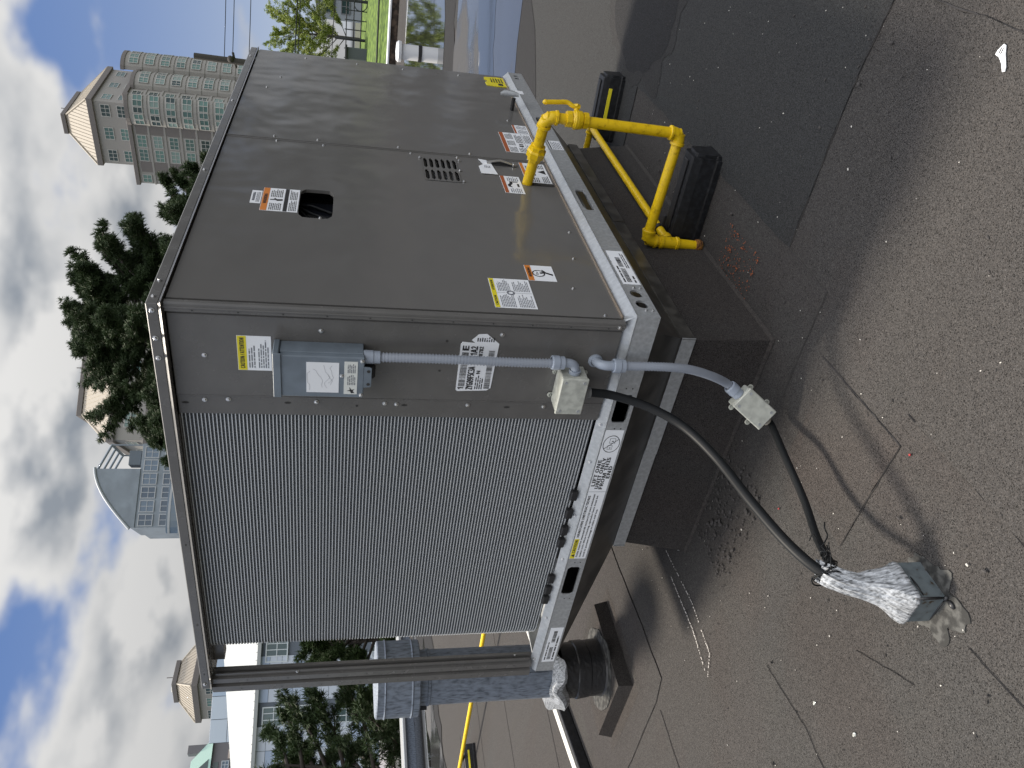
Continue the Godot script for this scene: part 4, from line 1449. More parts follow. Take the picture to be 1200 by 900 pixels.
	nut(m, Vector3(-0.218, 0.6175, 0.030), Vector3.DOWN, 0.0165, 0.022)
	obj("gland", m, mk("gland_grey", lin(0.12, 0.12, 0.115), 0.5), t)
	t = thing("power_cable", "thinner black cable from the loose hanging junction box to the taped penetration", "cable", Vector3(-0.28, 0.08, 0.07))
	var ke := jf * Vector3(0.0505, 0, -0.026)
	m = M.new()
	m.tube(smooth([ke, ke + d * 0.03, Vector3(-0.284, 0.088, 0.20), Vector3(-0.300, 0.098, 0.345), Vector3(-0.302, 0.125, 0.470), Vector3(-0.272, 0.155, 0.580), Vector3(-0.252, 0.168, 0.636)], 10), 0.0098, 14)
	obj("sheath", m, mats.cable, t)
	m = M.new()
	nut(m, ke - d * 0.001, d, 0.0135, 0.018)
	obj("gland", m, mk("gland_tan", lin(0.26, 0.24, 0.20), 0.5), t)
	# --- roof penetration wrapped in silver tape
	t = thing("roof_penetration", "grey metal pitch box wrapped in weathered silver tape where black cables enter roof", "roof penetration", Vector3(-0.238, 0, 0.674))
	m = M.new()
	m.box(Vector3(-0.279, 0.0, 0.626), Vector3(-0.201, 0.080, 0.722), 0.002)
	var pg := mk("penetration_metal", lin(0.17, 0.20, 0.21), 0.45, 0.3)
	pg.albedo_texture = tex(noise(0.025, 5, 141), 256, [Color(0.62, 0.48, 0.36), grey(0.9), grey(1.0)], [0.10, 0.24, 0.6])
	tri_map(pg, 5.0)
	var box := obj("metal_box", m, pg, t)
	m = M.new()
	for q in [[Vector3(-0.200, 0.040, 0.7225), Vector3(0.008, 0.075, 0.006)], [Vector3(-0.2005, 0.005, 0.724), Vector3(0.014, 0.010, 0.010)], [Vector3(-0.199, 0.005, 0.741), Vector3(0.012, 0.008, 0.022)], [Vector3(-0.2003, 0.052, 0.690), Vector3(0.003, 0.006, 0.05)], [Vector3(-0.24, 0.003, 0.7225), Vector3(0.07, 0.006, 0.004)]]:
		m.ball(q[0], q[1] * 0.5, 6)
	obj("sealant", m, mats.mastic, box)
	m = M.new()
	var ctr := smooth([Vector3(-0.240, 0.066, 0.675), Vector3(-0.239, 0.090, 0.672), Vector3(-0.241, 0.115, 0.662), Vector3(-0.247, 0.150, 0.648), Vector3(-0.252, 0.187, 0.625), Vector3(-0.256, 0.212, 0.598)], 5)
	var wn := noise(18.0, 3, 151)
	var rings := []
	for i in ctr.size():
		var u := float(i) / (ctr.size() - 1)
		var hx := lerpf(0.0465, 0.021, 1.0 - pow(1.0 - clampf((u - 0.06) / 0.62, 0, 1), 1.7))
		var hz := lerpf(0.0535, 0.023, 1.0 - pow(1.0 - clampf((u - 0.06) / 0.62, 0, 1), 1.7))
		var pw := lerpf(7.0, 2.2, smoothstep(0.1, 0.6, u))
		var ring := []
		for k in 48:
			var a := TAU * k / 48
			var rad := pow(pow(absf(cos(a) / hx), pw) + pow(absf(sin(a) / hz), pw), -1.0 / pw)
			var e := Vector3(cos(a), 0, sin(a))
			var cc: Vector3 = ctr[i]
			var fold := wn.get_noise_3d(e.x * 0.11 + u * 0.04, u * 0.05, e.z * 0.11) * 0.010 * (0.25 + u) + wn.get_noise_3d(e.x * 0.30 + u * 0.06, u * 0.06, e.z * 0.30 + 3.0) * 0.006 * (0.35 + 0.65 * u)
			ring.append(cc + e * (rad + fold) + Vector3(0, -0.25 * (e.z * rad) * smoothstep(0.4, 1.0, u) * -1.0, 0))
		rings.append(ring)
	for i in rings.size() - 1:
		for k in 48:
			m.quad(rings[i][k], rings[i + 1][k], rings[i + 1][(k + 1) % 48], rings[i][(k + 1) % 48])
	obj("tape_wrap", m, mats.tape, t)
	# cement round the foot
	var nz := noise(0.7, 5, 160)
	var poly := PackedVector2Array()
	for i in 70:
		var a := TAU * i / 70
		var e := Vector2(cos(a), sin(a))
		var r := 1.0 + 0.6 * nz.get_noise_2d(e.x * 1.6, e.y * 1.6)
		poly.append(Vector2(-0.235, -0.69) + Vector2(e.x * 0.075, e.y * 0.092) * r)
	m = M.new()
	m.prism(Transform3D(Basis(Vector3.RIGHT, Vector3.FORWARD, Vector3.UP), Vector3.ZERO), poly, 0.001, 0.0030)
	obj("cement_patch", m, mats.cement, t)
	# --- wire tie round the two cables
	t = thing("wire_tie", "thin black wire twisted loosely round both cables above the taped penetration", "wire", Vector3(-0.262, 0.17, 0.60))
	m = M.new()
	for k in 3:
		var lp := []
		for i in 25:
			var a := TAU * i / 24
			lp.append(Vector3(-0.264 + 0.034 * cos(a) + 0.004 * sin(a * 3.0 + k), 0.186 + 0.030 * sin(a) + 0.004 * k, 0.594 + 0.010 * k + 0.012 * sin(a + k)))
		m.tube(lp, 0.0018, 6, false)
	for k in 5:
		var lp := [Vector3(-0.236, 0.20, 0.585 + k * 0.006)]
		for i in 6:
			lp.append(lp[-1] + Vector3(rng.randf_range(-0.004, 0.014), rng.randf_range(-0.012, 0.014), rng.randf_range(-0.02, 0.010)))
		m.tube(smooth(lp, 4), 0.0016, 6, false)
	m.tube(smooth([Vector3(-0.236, 0.196, 0.585), Vector3(-0.232, 0.19, 0.54), Vector3(-0.262, 0.165, 0.49), Vector3(-0.300, 0.150, 0.475)], 6), 0.0015, 6, false)
	obj("wire", m, mats.cable, t)

func build_gas() -> void:
	var t := thing("gas_pipe", "bright yellow gas pipe with ball valve, elbows and drip leg beside unit", "gas pipe", Vector3(0.2, 0, -0.80))
	var Y: Material = mats.yellow_paint
	var A := Vector3(-0.06, 0.645, -0.862)
	var E1 := Vector3(0.222, 0.630, -0.80)
	var E2 := Vector3(0.215, 0.185, -0.79)
	var E3 := Vector3(-0.150, 0.213, -0.762)
	var DR := Vector3(-0.155, 0.010, -0.752)
	var TE := Vector3(-0.152, 0.131, -0.757)
	var FA := Vector3(-0.138, 0.134, -1.90)
	var FX := Vector3(-1.6, 0.134, -1.98)
	var r := 0.0172
	var straight := func(a: Vector3, b: Vector3, rad: float) -> void:
		var m := M.new()
		m.tube([a, b], rad, 18)
		obj("pipe", m, Y, t)
	var elbow := func(a: Vector3, c: Vector3, b: Vector3, rad: float) -> void:
		var m := M.new()
		var k := rad * 1.75
		m.tube(bend(a, c, b, k, 10), rad * 1.22, 18)
		for e in [a, b]:
			var d: Vector3 = (e - c).normalized()
			m.lathe(c + d * k * 0.9, d, [Vector2(rad * 1.2, 0), Vector2(rad * 1.36, 0.001), Vector2(rad * 1.38, rad * 0.45), Vector2(rad * 1.3, rad * 0.55), Vector2(rad * 0.98, rad * 0.6)], 18)
		obj("elbow", m, Y, t)
	straight.call(A, E1, r)
	straight.call(E1, E2, r)
	straight.call(E2, E3, r)
	straight.call(E3, DR, r)
	straight.call(TE, FA, r * 0.86)
	straight.call(FA, FX, r * 0.86)
	elbow.call(A, E1, E2, r)
	elbow.call(E1, E2, E3, r)
	elbow.call(E2, E3, DR, r)
	elbow.call(TE, FA, FX, r * 0.86)
	# union with its hexagon nut
	var m := M.new()
	var ax := (E1 - A).normalized()
	var u := A.lerp(E1, 0.56)
	m.lathe(u - ax * 0.030, ax, [Vector2(0.017, 0), Vector2(0.0235, 0.001), Vector2(0.0245, 0.014), Vector2(0.022, 0.016)], 8, false)
	m.lathe(u - ax * 0.014, ax, [Vector2(0.020, 0), Vector2(0.031, 0.001), Vector2(0.032, 0.020), Vector2(0.028, 0.026), Vector2(0.020, 0.027)], 8, false)
	m.lathe(u + ax * 0.012, ax, [Vector2(0.0255, 0), Vector2(0.0255, 0.012), Vector2(0.017, 0.014)], 8, false)
	obj("union", m, Y, t)
	# ball valve on the drop
	m = M.new()
	ax = Vector3.DOWN
	var v := E1 + ax * 0.062
	m.lathe(v, ax, [Vector2(0.017, 0), Vector2(0.0255, 0.001), Vector2(0.0265, 0.016), Vector2(0.023, 0.019)], 8, false)
	m.lathe(v + ax * 0.018, ax, [Vector2(0.022, 0), Vector2(0.0275, 0.006), Vector2(0.030, 0.018), Vector2(0.0275, 0.032), Vector2(0.022, 0.038)], 18)
	m.lathe(v + ax * 0.026, ax, [Vector2(0.0285, 0), Vector2(0.0305, 0.002), Vector2(0.0305, 0.006), Vector2(0.0285, 0.008)], 18)
	m.lathe(v + ax * 0.054, ax, [Vector2(0.023, 0), Vector2(0.0265, 0.002), Vector2(0.0255, 0.017), Vector2(0.017, 0.019)], 8, false)
	var vp := obj("valve", m, Y, t)
	m = M.new()
	var hd := Vector3(0.80, 0, -0.60).normalized()
	var hp := v + ax * 0.034
	m.tube([hp + hd * 0.024, hp + hd * 0.044], 0.0085, 12)
	m.lathe(hp + hd * 0.040, hd, [Vector2(0.013, 0), Vector2(0.013, 0.006), Vector2(0.008, 0.009), Vector2(0, 0.009)], 6, false)
	var hpth := smooth([hp + hd * 0.042 + Vector3(0, -0.010, 0), hp + hd * 0.043 + Vector3(0, 0.012, 0), hp + hd * 0.052 + Vector3(0, 0.030, 0), hp + hd * 0.050 + Vector3(0, 0.060, 0), hp + hd * 0.046 + Vector3(0, 0.100, 0)], 6)
	m.tube(hpth, 0.0115, 12, true, 0.6)
	m.ball(hp + hd * 0.046 + Vector3(0, 0.100, 0), Vector3(0.0085, 0.010, 0.0085), 6)
	obj("handle", m, Y, vp)
	# tee and the cap of the drip leg
	m = M.new()
	ax = (DR - E3).normalized()
	m.lathe(TE - ax * 0.034, ax, [Vector2(r, 0), Vector2(r * 1.36, 0.001), Vector2(r * 1.36, 0.010), Vector2(r * 1.2, 0.012), Vector2(r * 1.2, 0.056), Vector2(r * 1.36, 0.058), Vector2(r * 1.36, 0.067), Vector2(r, 0.068)], 18)
	var bd := (FA - TE).normalized()
	m.lathe(TE + bd * 0.012, bd, [Vector2(r * 1.12, 0), Vector2(r * 1.12, 0.018), Vector2(r * 1.25, 0.019), Vector2(r * 1.22, 0.027), Vector2(r * 0.9, 0.028)], 18)
	obj("tee", m, Y, t)
	m = M.new()
	m.lathe(DR - ax * 0.024, ax, [Vector2(r, 0), Vector2(r * 1.3, 0.001), Vector2(r * 1.33, 0.016)], 18)
	m.lathe(DR - ax * 0.008, ax, [Vector2(r * 1.33, 0), Vector2(r * 1.2, 0.006), Vector2(0, 0.007)], 18)
	var rust := mk("rusty_yellow", lin(0.30, 0.15, 0.04), 0.8)
	rust.albedo_texture = tex(noise(0.06, 4, 171), 256, [Color(0.3, 0.2, 0.1), Color(1, 0.95, 0.8)], [0.35, 0.6])
	tri_map(rust, 6.0)
	obj("cap", m, rust, t)
	m = M.new()
	var cpt := TE.lerp(FA, 0.085)
	m.lathe(cpt, bd, [Vector2(r * 1.0, 0), Vector2(r * 1.2, 0.001), Vector2(r * 1.2, 0.016), Vector2(r * 1.0, 0.017)], 14)
	m.xbox(Transform3D(Basis.IDENTITY, cpt + Vector3(0.03, -0.008, -0.008)), Vector3(0.05, 0.010, 0.016), 0.002)
	obj("clamp", m, mats.black, t)
	# rubber support blocks
	pipe_block("pipe_block", "black rubber block under the low yellow pipe, nearest to the camera", Vector3(-0.012, 0, -0.862), 0.0, 0.315, false)
	pipe_block("pipe_block", "black rubber block with yellow stripe behind the vertical yellow pipe", Vector3(-0.07, 0, -2.00), 0.05, 0.30, true)
	pipe_block("pipe_block", "black rubber block with yellow stripe under the yellow pipe far left of the unit", Vector3(-5.70, 0, -1.80), 1.45, 0.30, true)
	# gas line far to the left
	t = thing("gas_pipe", "long yellow gas pipe lying across the roof behind the vent stack", "gas pipe", Vector3(-4.7, 0, -1.85))
	var a := Vector3(-8.6, 0.125, -1.66)
	var b := Vector3(-2.3, 0.125, -2.05)
	m = M.new()
	m.tube([a, b], 0.017, 12)
	obj("pipe", m, Y, t)
	for q in [0.735, 0.25]:
		m = M.new()
		var dd := (b - a).normalized()
		m.lathe(a.lerp(b, q), dd, [Vector2(0.017, 0), Vector2(0.024, 0.002), Vector2(0.024, 0.05), Vector2(0.017, 0.052)], 12)
		obj("coupling", m, Y, t)

func pipe_block(called: String, label: String, at: Vector3, turn: float, ln: float, stripe: bool) -> void:
	var t := thing(called, label, "pipe support", at, "black rubber blocks carrying the gas pipes")
	var f := Transform3D(Basis(Vector3.UP, turn), at)
	var prof := PackedVector2Array([Vector2(-0.062, 0.002), Vector2(0.062, 0.002), Vector2(0.062, 0.020), Vector2(0.054, 0.024), Vector2(0.049, 0.070), Vector2(0.040, 0.098), Vector2(0.030, 0.102), Vector2(-0.030, 0.102), Vector2(-0.040, 0.098), Vector2(-0.049, 0.070), Vector2(-0.054, 0.024), Vector2(-0.062, 0.020)])
	var m := M.new()
	# profile runs in z,y; extrude along x, with a step at each end
	var pf := f * Transform3D(Basis(Vector3.BACK, Vector3.UP, Vector3.LEFT), Vector3.ZERO)
	m.prism(pf, prof, -ln * 0.5 + 0.012, ln * 0.5 - 0.012)
	var small := PackedVector2Array()
	for p in prof:
		small.append(Vector2(p.x * 0.82, p.y * 0.86))
	m.prism(pf, small, -ln * 0.5, -ln * 0.5 + 0.0121)
	m.prism(pf, small, ln * 0.5 - 0.0121, ln * 0.5)
	obj("rubber_body", m, mats.rubber, t)
	m = M.new()
	for k in 6:
		m.xbox(f * Transform3D(Basis.IDENTITY, Vector3(-ln * 0.36 + k * 0.024, 0.1035, -0.020)), Vector3(0.013, 0.004, 0.010), 0.001)
	obj("moulded_rib", m, mats.rubber, t)
	m = M.new()
	m.xbox(f * Transform3D(Basis.IDENTITY, Vector3(0, 0.105, 0.0)), Vector3(ln * 0.8, 0.006, 0.035), 0.002)
	obj("strut", m, mats.black, t)
	if stripe:
		m = M.new()
		m.xbox(f * Transform3D(Basis(Vector3.RIGHT, -0.2), Vector3(0, 0.062, 0.0515)), Vector3(ln * 0.62, 0.016, 0.003), 0.001)
		obj("reflective_stripe", m, mats.yellow_print, t)

func build_vent() -> void:
	# roofing covered pad
	var pm := M.new()
	var top := [Vector3(-2.26, 0.07, -0.138), Vector3(-1.878, 0.07, -0.138), Vector3(-1.885, 0.07, -0.555), Vector3(-2.26, 0.07, -0.555)]
	var bot := [Vector3(-2.275, 0.008, -0.13), Vector3(-1.870, 0.008, -0.13), Vector3(-1.876, 0.008, -0.565), Vector3(-2.275, 0.008, -0.565)]
	var foot := [Vector3(-2.32, 0.0, -0.08), Vector3(-1.815, 0.0, -0.08), Vector3(-1.83, 0.0, -0.61), Vector3(-2.32, 0.0, -0.61)]
	for i in 4:
		var j := (i + 1) % 4
		for a in 10:
			var u0 := a / 10.0
			var u1 := (a + 1) / 10.0
			pm.quad(bot[i].lerp(bot[j], u0), bot[i].lerp(bot[j], u1), top[i].lerp(top[j], u1), top[i].lerp(top[j], u0))
			pm.quad(foot[i].lerp(foot[j], u0) + Vector3(0, 0.005, 0), foot[i].lerp(foot[j], u1) + Vector3(0, 0.005, 0), bot[i].lerp(bot[j], u1), bot[i].lerp(bot[j], u0))
	for a in 10:
		for b in 10:
			var g := func(u: float, v: float) -> Vector3:
				return top[0].lerp(top[1], u).lerp(top[3].lerp(top[2], u), v)
			pm.quad(g.call(a / 10.0, b / 10.0), g.call((a + 1) / 10.0, b / 10.0), g.call((a + 1) / 10.0, (b + 1) / 10.0), g.call(a / 10.0, (b + 1) / 10.0))
	for i in pm.v.size():
		pm.c.append(worn(pm.v[i].x + pm.v[i].y, pm.v[i].z, Color(1.0, 0.96, 0.94)))
	var po := obj("roof_pad", pm, mats.roofing)
	tag(po, "low raised pad covered in roofing under the metal vent stack", "roof pad")
	# vent stack
	var c := Vector3(-2.03, 0.07, -0.325)
	var t := thing("vent_stack", "weathered galvanised vent stack with wide flat cap left of the unit", "vent", c)
	var G: Material = mats.galv_weathered
	var m := M.new()
	m.lathe(c, Vector3.UP, [Vector2(0.112, 0.24), Vector2(0.112, 0.765), Vector2(0.116, 0.768), Vector2(0.116, 0.776), Vector2(0.112, 0.780), Vector2(0.112, 0.86)], 36)
	var ang := 2.35
	m.xbox(Transform3D(Basis(Vector3.UP, ang), c + Vector3(cos(ang) * 0.0, 0.52, 0) + Vector3(0.0905, 0, 0.066)), Vector3(0.016, 0.50, 0.006), 0.002)
	obj("flue_pipe", m, G, t)
	m = M.new()
	m.lathe(c, Vector3.UP, [Vector2(0.05, 0.812), Vector2(0.152, 0.812), Vector2(0.155, 0.816), Vector2(0.155, 0.840), Vector2(0.159, 0.844), Vector2(0.155, 0.849), Vector2(0.154, 0.950), Vector2(0.159, 0.954), Vector2(0.155, 0.959), Vector2(0.155, 0.985), Vector2(0.150, 0.990), Vector2(0.0, 1.0)], 36)
	obj("cap", m, G, t)
	m = M.new()
	for k in 3:
		var a := TAU * k / 3 + 0.4
		m.xbox(Transform3D(Basis(Vector3.UP, -a), c + Vector3(cos(a) * 0.125, 0.80, sin(a) * 0.125)), Vector3(0.03, 0.06, 0.004))
	obj("cap_bracket", m, mats.black, t)
	m = M.new()
	m.lathe(c, Vector3.UP, [Vector2(0.128, 0.0), Vector2(0.121, 0.012), Vector2(0.119, 0.07), Vector2(0.122, 0.075), Vector2(0.122, 0.125), Vector2(0.117, 0.13), Vector2(0.116, 0.20)], 30)
	var nz := noise(5.0, 2, 181)
	for i in m.v.size():
		var p := m.v[i]
		var e := Vector3(p.x - c.x, 0, p.z - c.z)
		m.v[i] = p + e * 0.10 * nz.get_noise_3d(p.x * 1.4, p.y * 1.4, p.z * 1.4)
	obj("mastic_collar", m, mats.mastic, t)
	m = M.new()
	m.lathe(c, Vector3.UP, [Vector2(0.118, 0.185), Vector2(0.138, 0.20), Vector2(0.146, 0.222), Vector2(0.132, 0.25), Vector2(0.118, 0.262), Vector2(0.113, 0.275)], 40)
	for i in m.v.size():
		var p := m.v[i]
		var e := Vector3(p.x - c.x, 0, p.z - c.z)
		m.v[i] = p + e * 0.35 * nz.get_noise_3d(p.x * 1.1 + 9.0, p.y * 1.1, p.z * 1.1) + Vector3(0, 0.05 * nz.get_noise_3d(p.x + 4.0, p.y, p.z), 0)
	obj("foil_collar", m, mats.tape, t)
	m = M.new()
	var poly := PackedVector2Array()
	for i in 40:
		var a := TAU * i / 40
		poly.append(Vector2(c.x, -c.z) + Vector2(cos(a), sin(a)) * 0.172 * (1.0 + 0.2 * nz.get_noise_2d(cos(a) * 0.2, sin(a) * 0.2)))
	m.prism(Transform3D(Basis(Vector3.RIGHT, Vector3.FORWARD, Vector3.UP), Vector3.ZERO), poly, 0.0702, 0.075)
	obj("flashing", m, mats.cement, t)

func build_roof_details() -> void:
	# pale bar lying behind the vent stack
	var t := thing("roof_rail", "pale flat bar with its shaded side coloured dark, lying on the roof behind the vent", "rail", Vector3(-2.8, 0, -0.4))
	var a := Vector3(-3.12, 0.03, -1.45)
	var b := Vector3(-2.35, 0.03, 0.95)
	var d := (b - a).normalized()
	var bs := Basis(d, Vector3.UP, d.cross(Vector3.UP))
	var m := M.new()
	m.xbox(Transform3D(bs, (a + b) * 0.5), Vector3(a.distance_to(b), 0.058, 0.085), 0.004)
	obj("shaded_side", m, mats.rubber, t)  # black colour stands for the shadow on the near face of the bar
	m = M.new()
	m.xbox(Transform3D(bs, (a + b) * 0.5 + Vector3(-0.008, 0.031, 0)), Vector3(a.distance_to(b), 0.006, 0.050), 0.002)
	var bar := obj("flat_bar", m, mk("pale_bar", lin(0.55, 0.54, 0.50), 0.6), t)
	for k in 5:
		screw(bar, Transform3D(Basis(Vector3.RIGHT, Vector3.FORWARD, Vector3.UP), a.lerp(b, 0.2 + k * 0.13) + Vector3(-0.008, 0.0342, 0)), 1.2, "rivet")
	# white vent pipe standing in the far water
	var c := Vector3(-1.95, 0.0, -10.2)
	t = thing("plumbing_vent", "short white pipe with black band standing in the puddle near the roof edge", "pipe", c)
	m = M.new()
	m.lathe(c, Vector3.UP, [Vector2(0.105, 0.0), Vector2(0.105, 0.52), Vector2(0.14, 0.53), Vector2(0.145, 0.57), Vector2(0.12, 0.60), Vector2(0.0, 0.61)], 20)
	obj("pipe", m, mk("white_pvc", lin(0.62, 0.63, 0.64), 0.45), t)
	m = M.new()
	m.lathe(c, Vector3.UP, [Vector2(0.107, 0.24), Vector2(0.116, 0.243), Vector2(0.116, 0.287), Vector2(0.107, 0.29)], 20)
	obj("clamp_band", m, mats.black, t)
	# torn white label on the roof
	m = M.new()
	var f := Transform3D(Basis(Vector3.UP, 0.0) * Basis(Vector3.RIGHT, Vector3.FORWARD, Vector3.UP), Vector3(0.724, 0.006, 0.173))
	var pts := PackedVector2Array([Vector2(0.000, 0.022), Vector2(0.008, 0.020), Vector2(0.020, 0.010), Vector2(0.018, 0.004), Vector2(0.004, -0.002), Vector2(-0.018, -0.016), Vector2(-0.026, -0.018), Vector2(-0.028, -0.012), Vector2(-0.014, -0.002), Vector2(-0.004, 0.010)])
	for i in pts.size():
		pts[i] = pts[i].rotated(0.15)
	m.prism(f, pts, 0.0, 0.002)
	t = obj("paper_scrap", m, mats.white_print)
	org[t] = Vector3.ZERO
	tag(t, "torn scrap of white printed paper lying alone on the roof", "paper")
	m = M.new()
	fine_print(m, Transform3D(f.basis, f.origin + Vector3(0, 0.0016, 0)), Rect2(0.000, 0.006, 0.012, 0.010), 2)
	obj("print", m, mats.ink, t)
	# bits of white plastic
	var bits := [[-0.781, 0.606, 0.009], [-0.692, 0.742, 0.010], [-1.0986, -0.2058, 0.022], [0.16, 0.45, 0.005]]
	var say := ["small white flake on the roof, left of the taped penetration", "white flake on the roof, nearest the lower left corner", "pale lump of sealant at the foot of the curb's left corner", "thin white flake on bare roof right of the penetration"]
	for i in 4:
		m = M.new()
		var r: float = bits[i][2]
		m.ball(Vector3(bits[i][0], r * 0.2, bits[i][1]), Vector3(r * 0.75, r * 0.2, r * 0.45), 4)
		for k in m.v.size():
			m.v[k] += Vector3(rng.randf_range(-1, 1), 0, rng.randf_range(-1, 1)) * r * 0.16
		tag(obj("white_flake" if i != 2 else "sealant_lump", m, mats.cream_print), say[i], "debris")
	for q in [[-0.0415, 0.4613, "tiny red bead on the roof beside the membrane seam"], [-0.5107, 0.1696, "tiny red bead on the roof left of the black cables"]]:
		m = M.new()
		m.ball(Vector3(q[0], 0.004, q[1]), Vector3(0.0032, 0.0026, 0.0028), 5)
		tag(obj("red_bead", m, mk("red_bits", lin(0.34, 0.03, 0.03), 0.5)), q[2], "debris")
	# loose grit: white, dark and rusty crumbs
	scatter("loose_grit", [Vector2(-1.4, -1.6), Vector2(1.3, 1.2)], 300, mk("pale_grit", lin(0.5, 0.48, 0.44), 0.8), 0.0009, 0.0022, 501)
	scatter("dark_debris", [Vector2(-1.4, -1.6), Vector2(1.3, 1.2)], 420, mats.bitumen, 0.0015, 0.0045, 502)
	scatter("rust_flakes", [Vector2(-0.15, -0.62), Vector2(0.0, -0.38)], 150, mk("rust", lin(0.22, 0.06, 0.02), 0.9), 0.001, 0.0028, 503)
	scatter("dark_debris", [Vector2(-0.95, -0.15), Vector2(-0.55, 0.10)], 260, mats.bitumen, 0.002, 0.006, 504)
	# scuffed chalk outline
	m = M.new()
	for ln in [[Vector2(-1.195, -0.274), Vector2(-1.164, -0.012), Vector2(-1.183, 0.181)], [Vector2(-1.235, -0.18), Vector2(-1.23, 0.05), Vector2(-1.255, 0.20)], [Vector2(-1.183, 0.181), Vector2(-1.255, 0.225)]]:
		for i in ln.size() - 1:
			var k := int(ln[i].distance_to(ln[i + 1]) / 0.004)
			for j in k:
				if rng.randf() < 0.30:
					continue
				var p: Vector2 = ln[i].lerp(ln[i + 1], float(j) / k) + Vector2(rng.randf_range(-1, 1), 0) * 0.002
				var w := 0.0009 + 0.002 * rng.randf()
				m.quad(Vector3(p.x - w, 0.0058, p.y + 0.004), Vector3(p.x + w, 0.0058, p.y + 0.004), Vector3(p.x + w, 0.0058, p.y), Vector3(p.x - w, 0.0058, p.y))
	struct("chalk_mark", m, mats.chalk)

func scatter(called: String, area: Array, count: int, mat: Material, s0: float, s1: float, sd: int) -> void:
	var r := RandomNumberGenerator.new()
	r.seed = sd
	var g := M.new()
	g.xbox(Transform3D(Basis.IDENTITY, Vector3(0, 0.4, 0)), Vector3(2, 0.8, 1.2), 0.4)
	var mm := MultiMesh.new()
	mm.transform_format = MultiMesh.TRANSFORM_3D
	mm.mesh = g.mesh(Vector3.ZERO, mat)
	mm.instance_count = count
	for i in count:
		var p := Vector3(r.randf_range(area[0].x, area[1].x), 0.0038, r.randf_range(area[0].y, area[1].y))
		var s := r.randf_range(s0, s1) * (1.0 if r.randf() < 0.85 else 1.7)
		mm.set_instance_transform(i, Transform3D(Basis(Vector3.UP, r.randf() * TAU).scaled_local(Vector3(s, s, s)), p))
	var o := MultiMeshInstance3D.new()
	o.name = numbered(self, called)
	o.multimesh = mm
	o.set_meta("kind", "stuff")
	o.set_meta("label", "loose %s scattered over the roofing granules" % called.replace("_", " "))
	o.set_meta("category", "debris")
	add_child(o, true)

# ---------------------------------------------------------------- beyond the roof
const GY := -5.0

func far(az: float, dist: float, y := GY) -> Vector3:
	var a := deg_to_rad(az)
	return Vector3(EYE.x + sin(a) * dist, y, EYE.z - cos(a) * dist)

func high(el: float, dist: float) -> float:
	return EYE.y + dist * tan(deg_to_rad(el))

var win_cache := {}

func window_mesh(w: float, h: float, frame: Material, glass: Material, nx: int, ny: int, fr := 0.14) -> ArrayMesh:
	var key := "%.2f %.2f %s %s %d %d" % [w, h, frame.get_instance_id(), glass.get_instance_id(), nx, ny]
	if win_cache.has(key):
		return win_cache[key]
	var am := ArrayMesh.new()
	var m := M.new()
	var f := Transform3D.IDENTITY
	m.box(Vector3(-w / 2, -h / 2, 0), Vector3(-w / 2 + fr, h / 2, 0.10))
	m.box(Vector3(w / 2 - fr, -h / 2, 0), Vector3(w / 2, h / 2, 0.10))
	m.box(Vector3(-w / 2 + fr, h / 2 - fr, 0), Vector3(w / 2 - fr, h / 2, 0.10))
	m.box(Vector3(-w / 2 + fr, -h / 2, 0), Vector3(w / 2 - fr, -h / 2 + fr, 0.14))
	for i in range(1, nx):
		var x := -w / 2 + w * i / nx
		m.box(Vector3(x - fr * 0.35, -h / 2 + fr, 0), Vector3(x + fr * 0.35, h / 2 - fr, 0.08))
	for j in range(1, ny):
		var y := -h / 2 + h * j / ny
		m.box(Vector3(-w / 2 + fr, y - fr * 0.35, 0.001), Vector3(w / 2 - fr, y + fr * 0.35, 0.075))
	m.add_to(am, Vector3.ZERO, frame)
	m = M.new()
	m.rect(f, Rect2(-w / 2 + fr * 0.9, -h / 2 + fr * 0.9, w - fr * 1.8, h - fr * 1.8), 0.03)
	m.add_to(am, Vector3.ZERO, glass)
	win_cache[key] = am
	return am

func glass_of(k: int) -> Material:
	var g := mk("far_glass_%d" % k, [lin(0.07, 0.135, 0.125), lin(0.11, 0.20, 0.18), lin(0.03, 0.055, 0.055), lin(0.19, 0.27, 0.25)][k], 0.15, 0.0, 0.5)
	return g

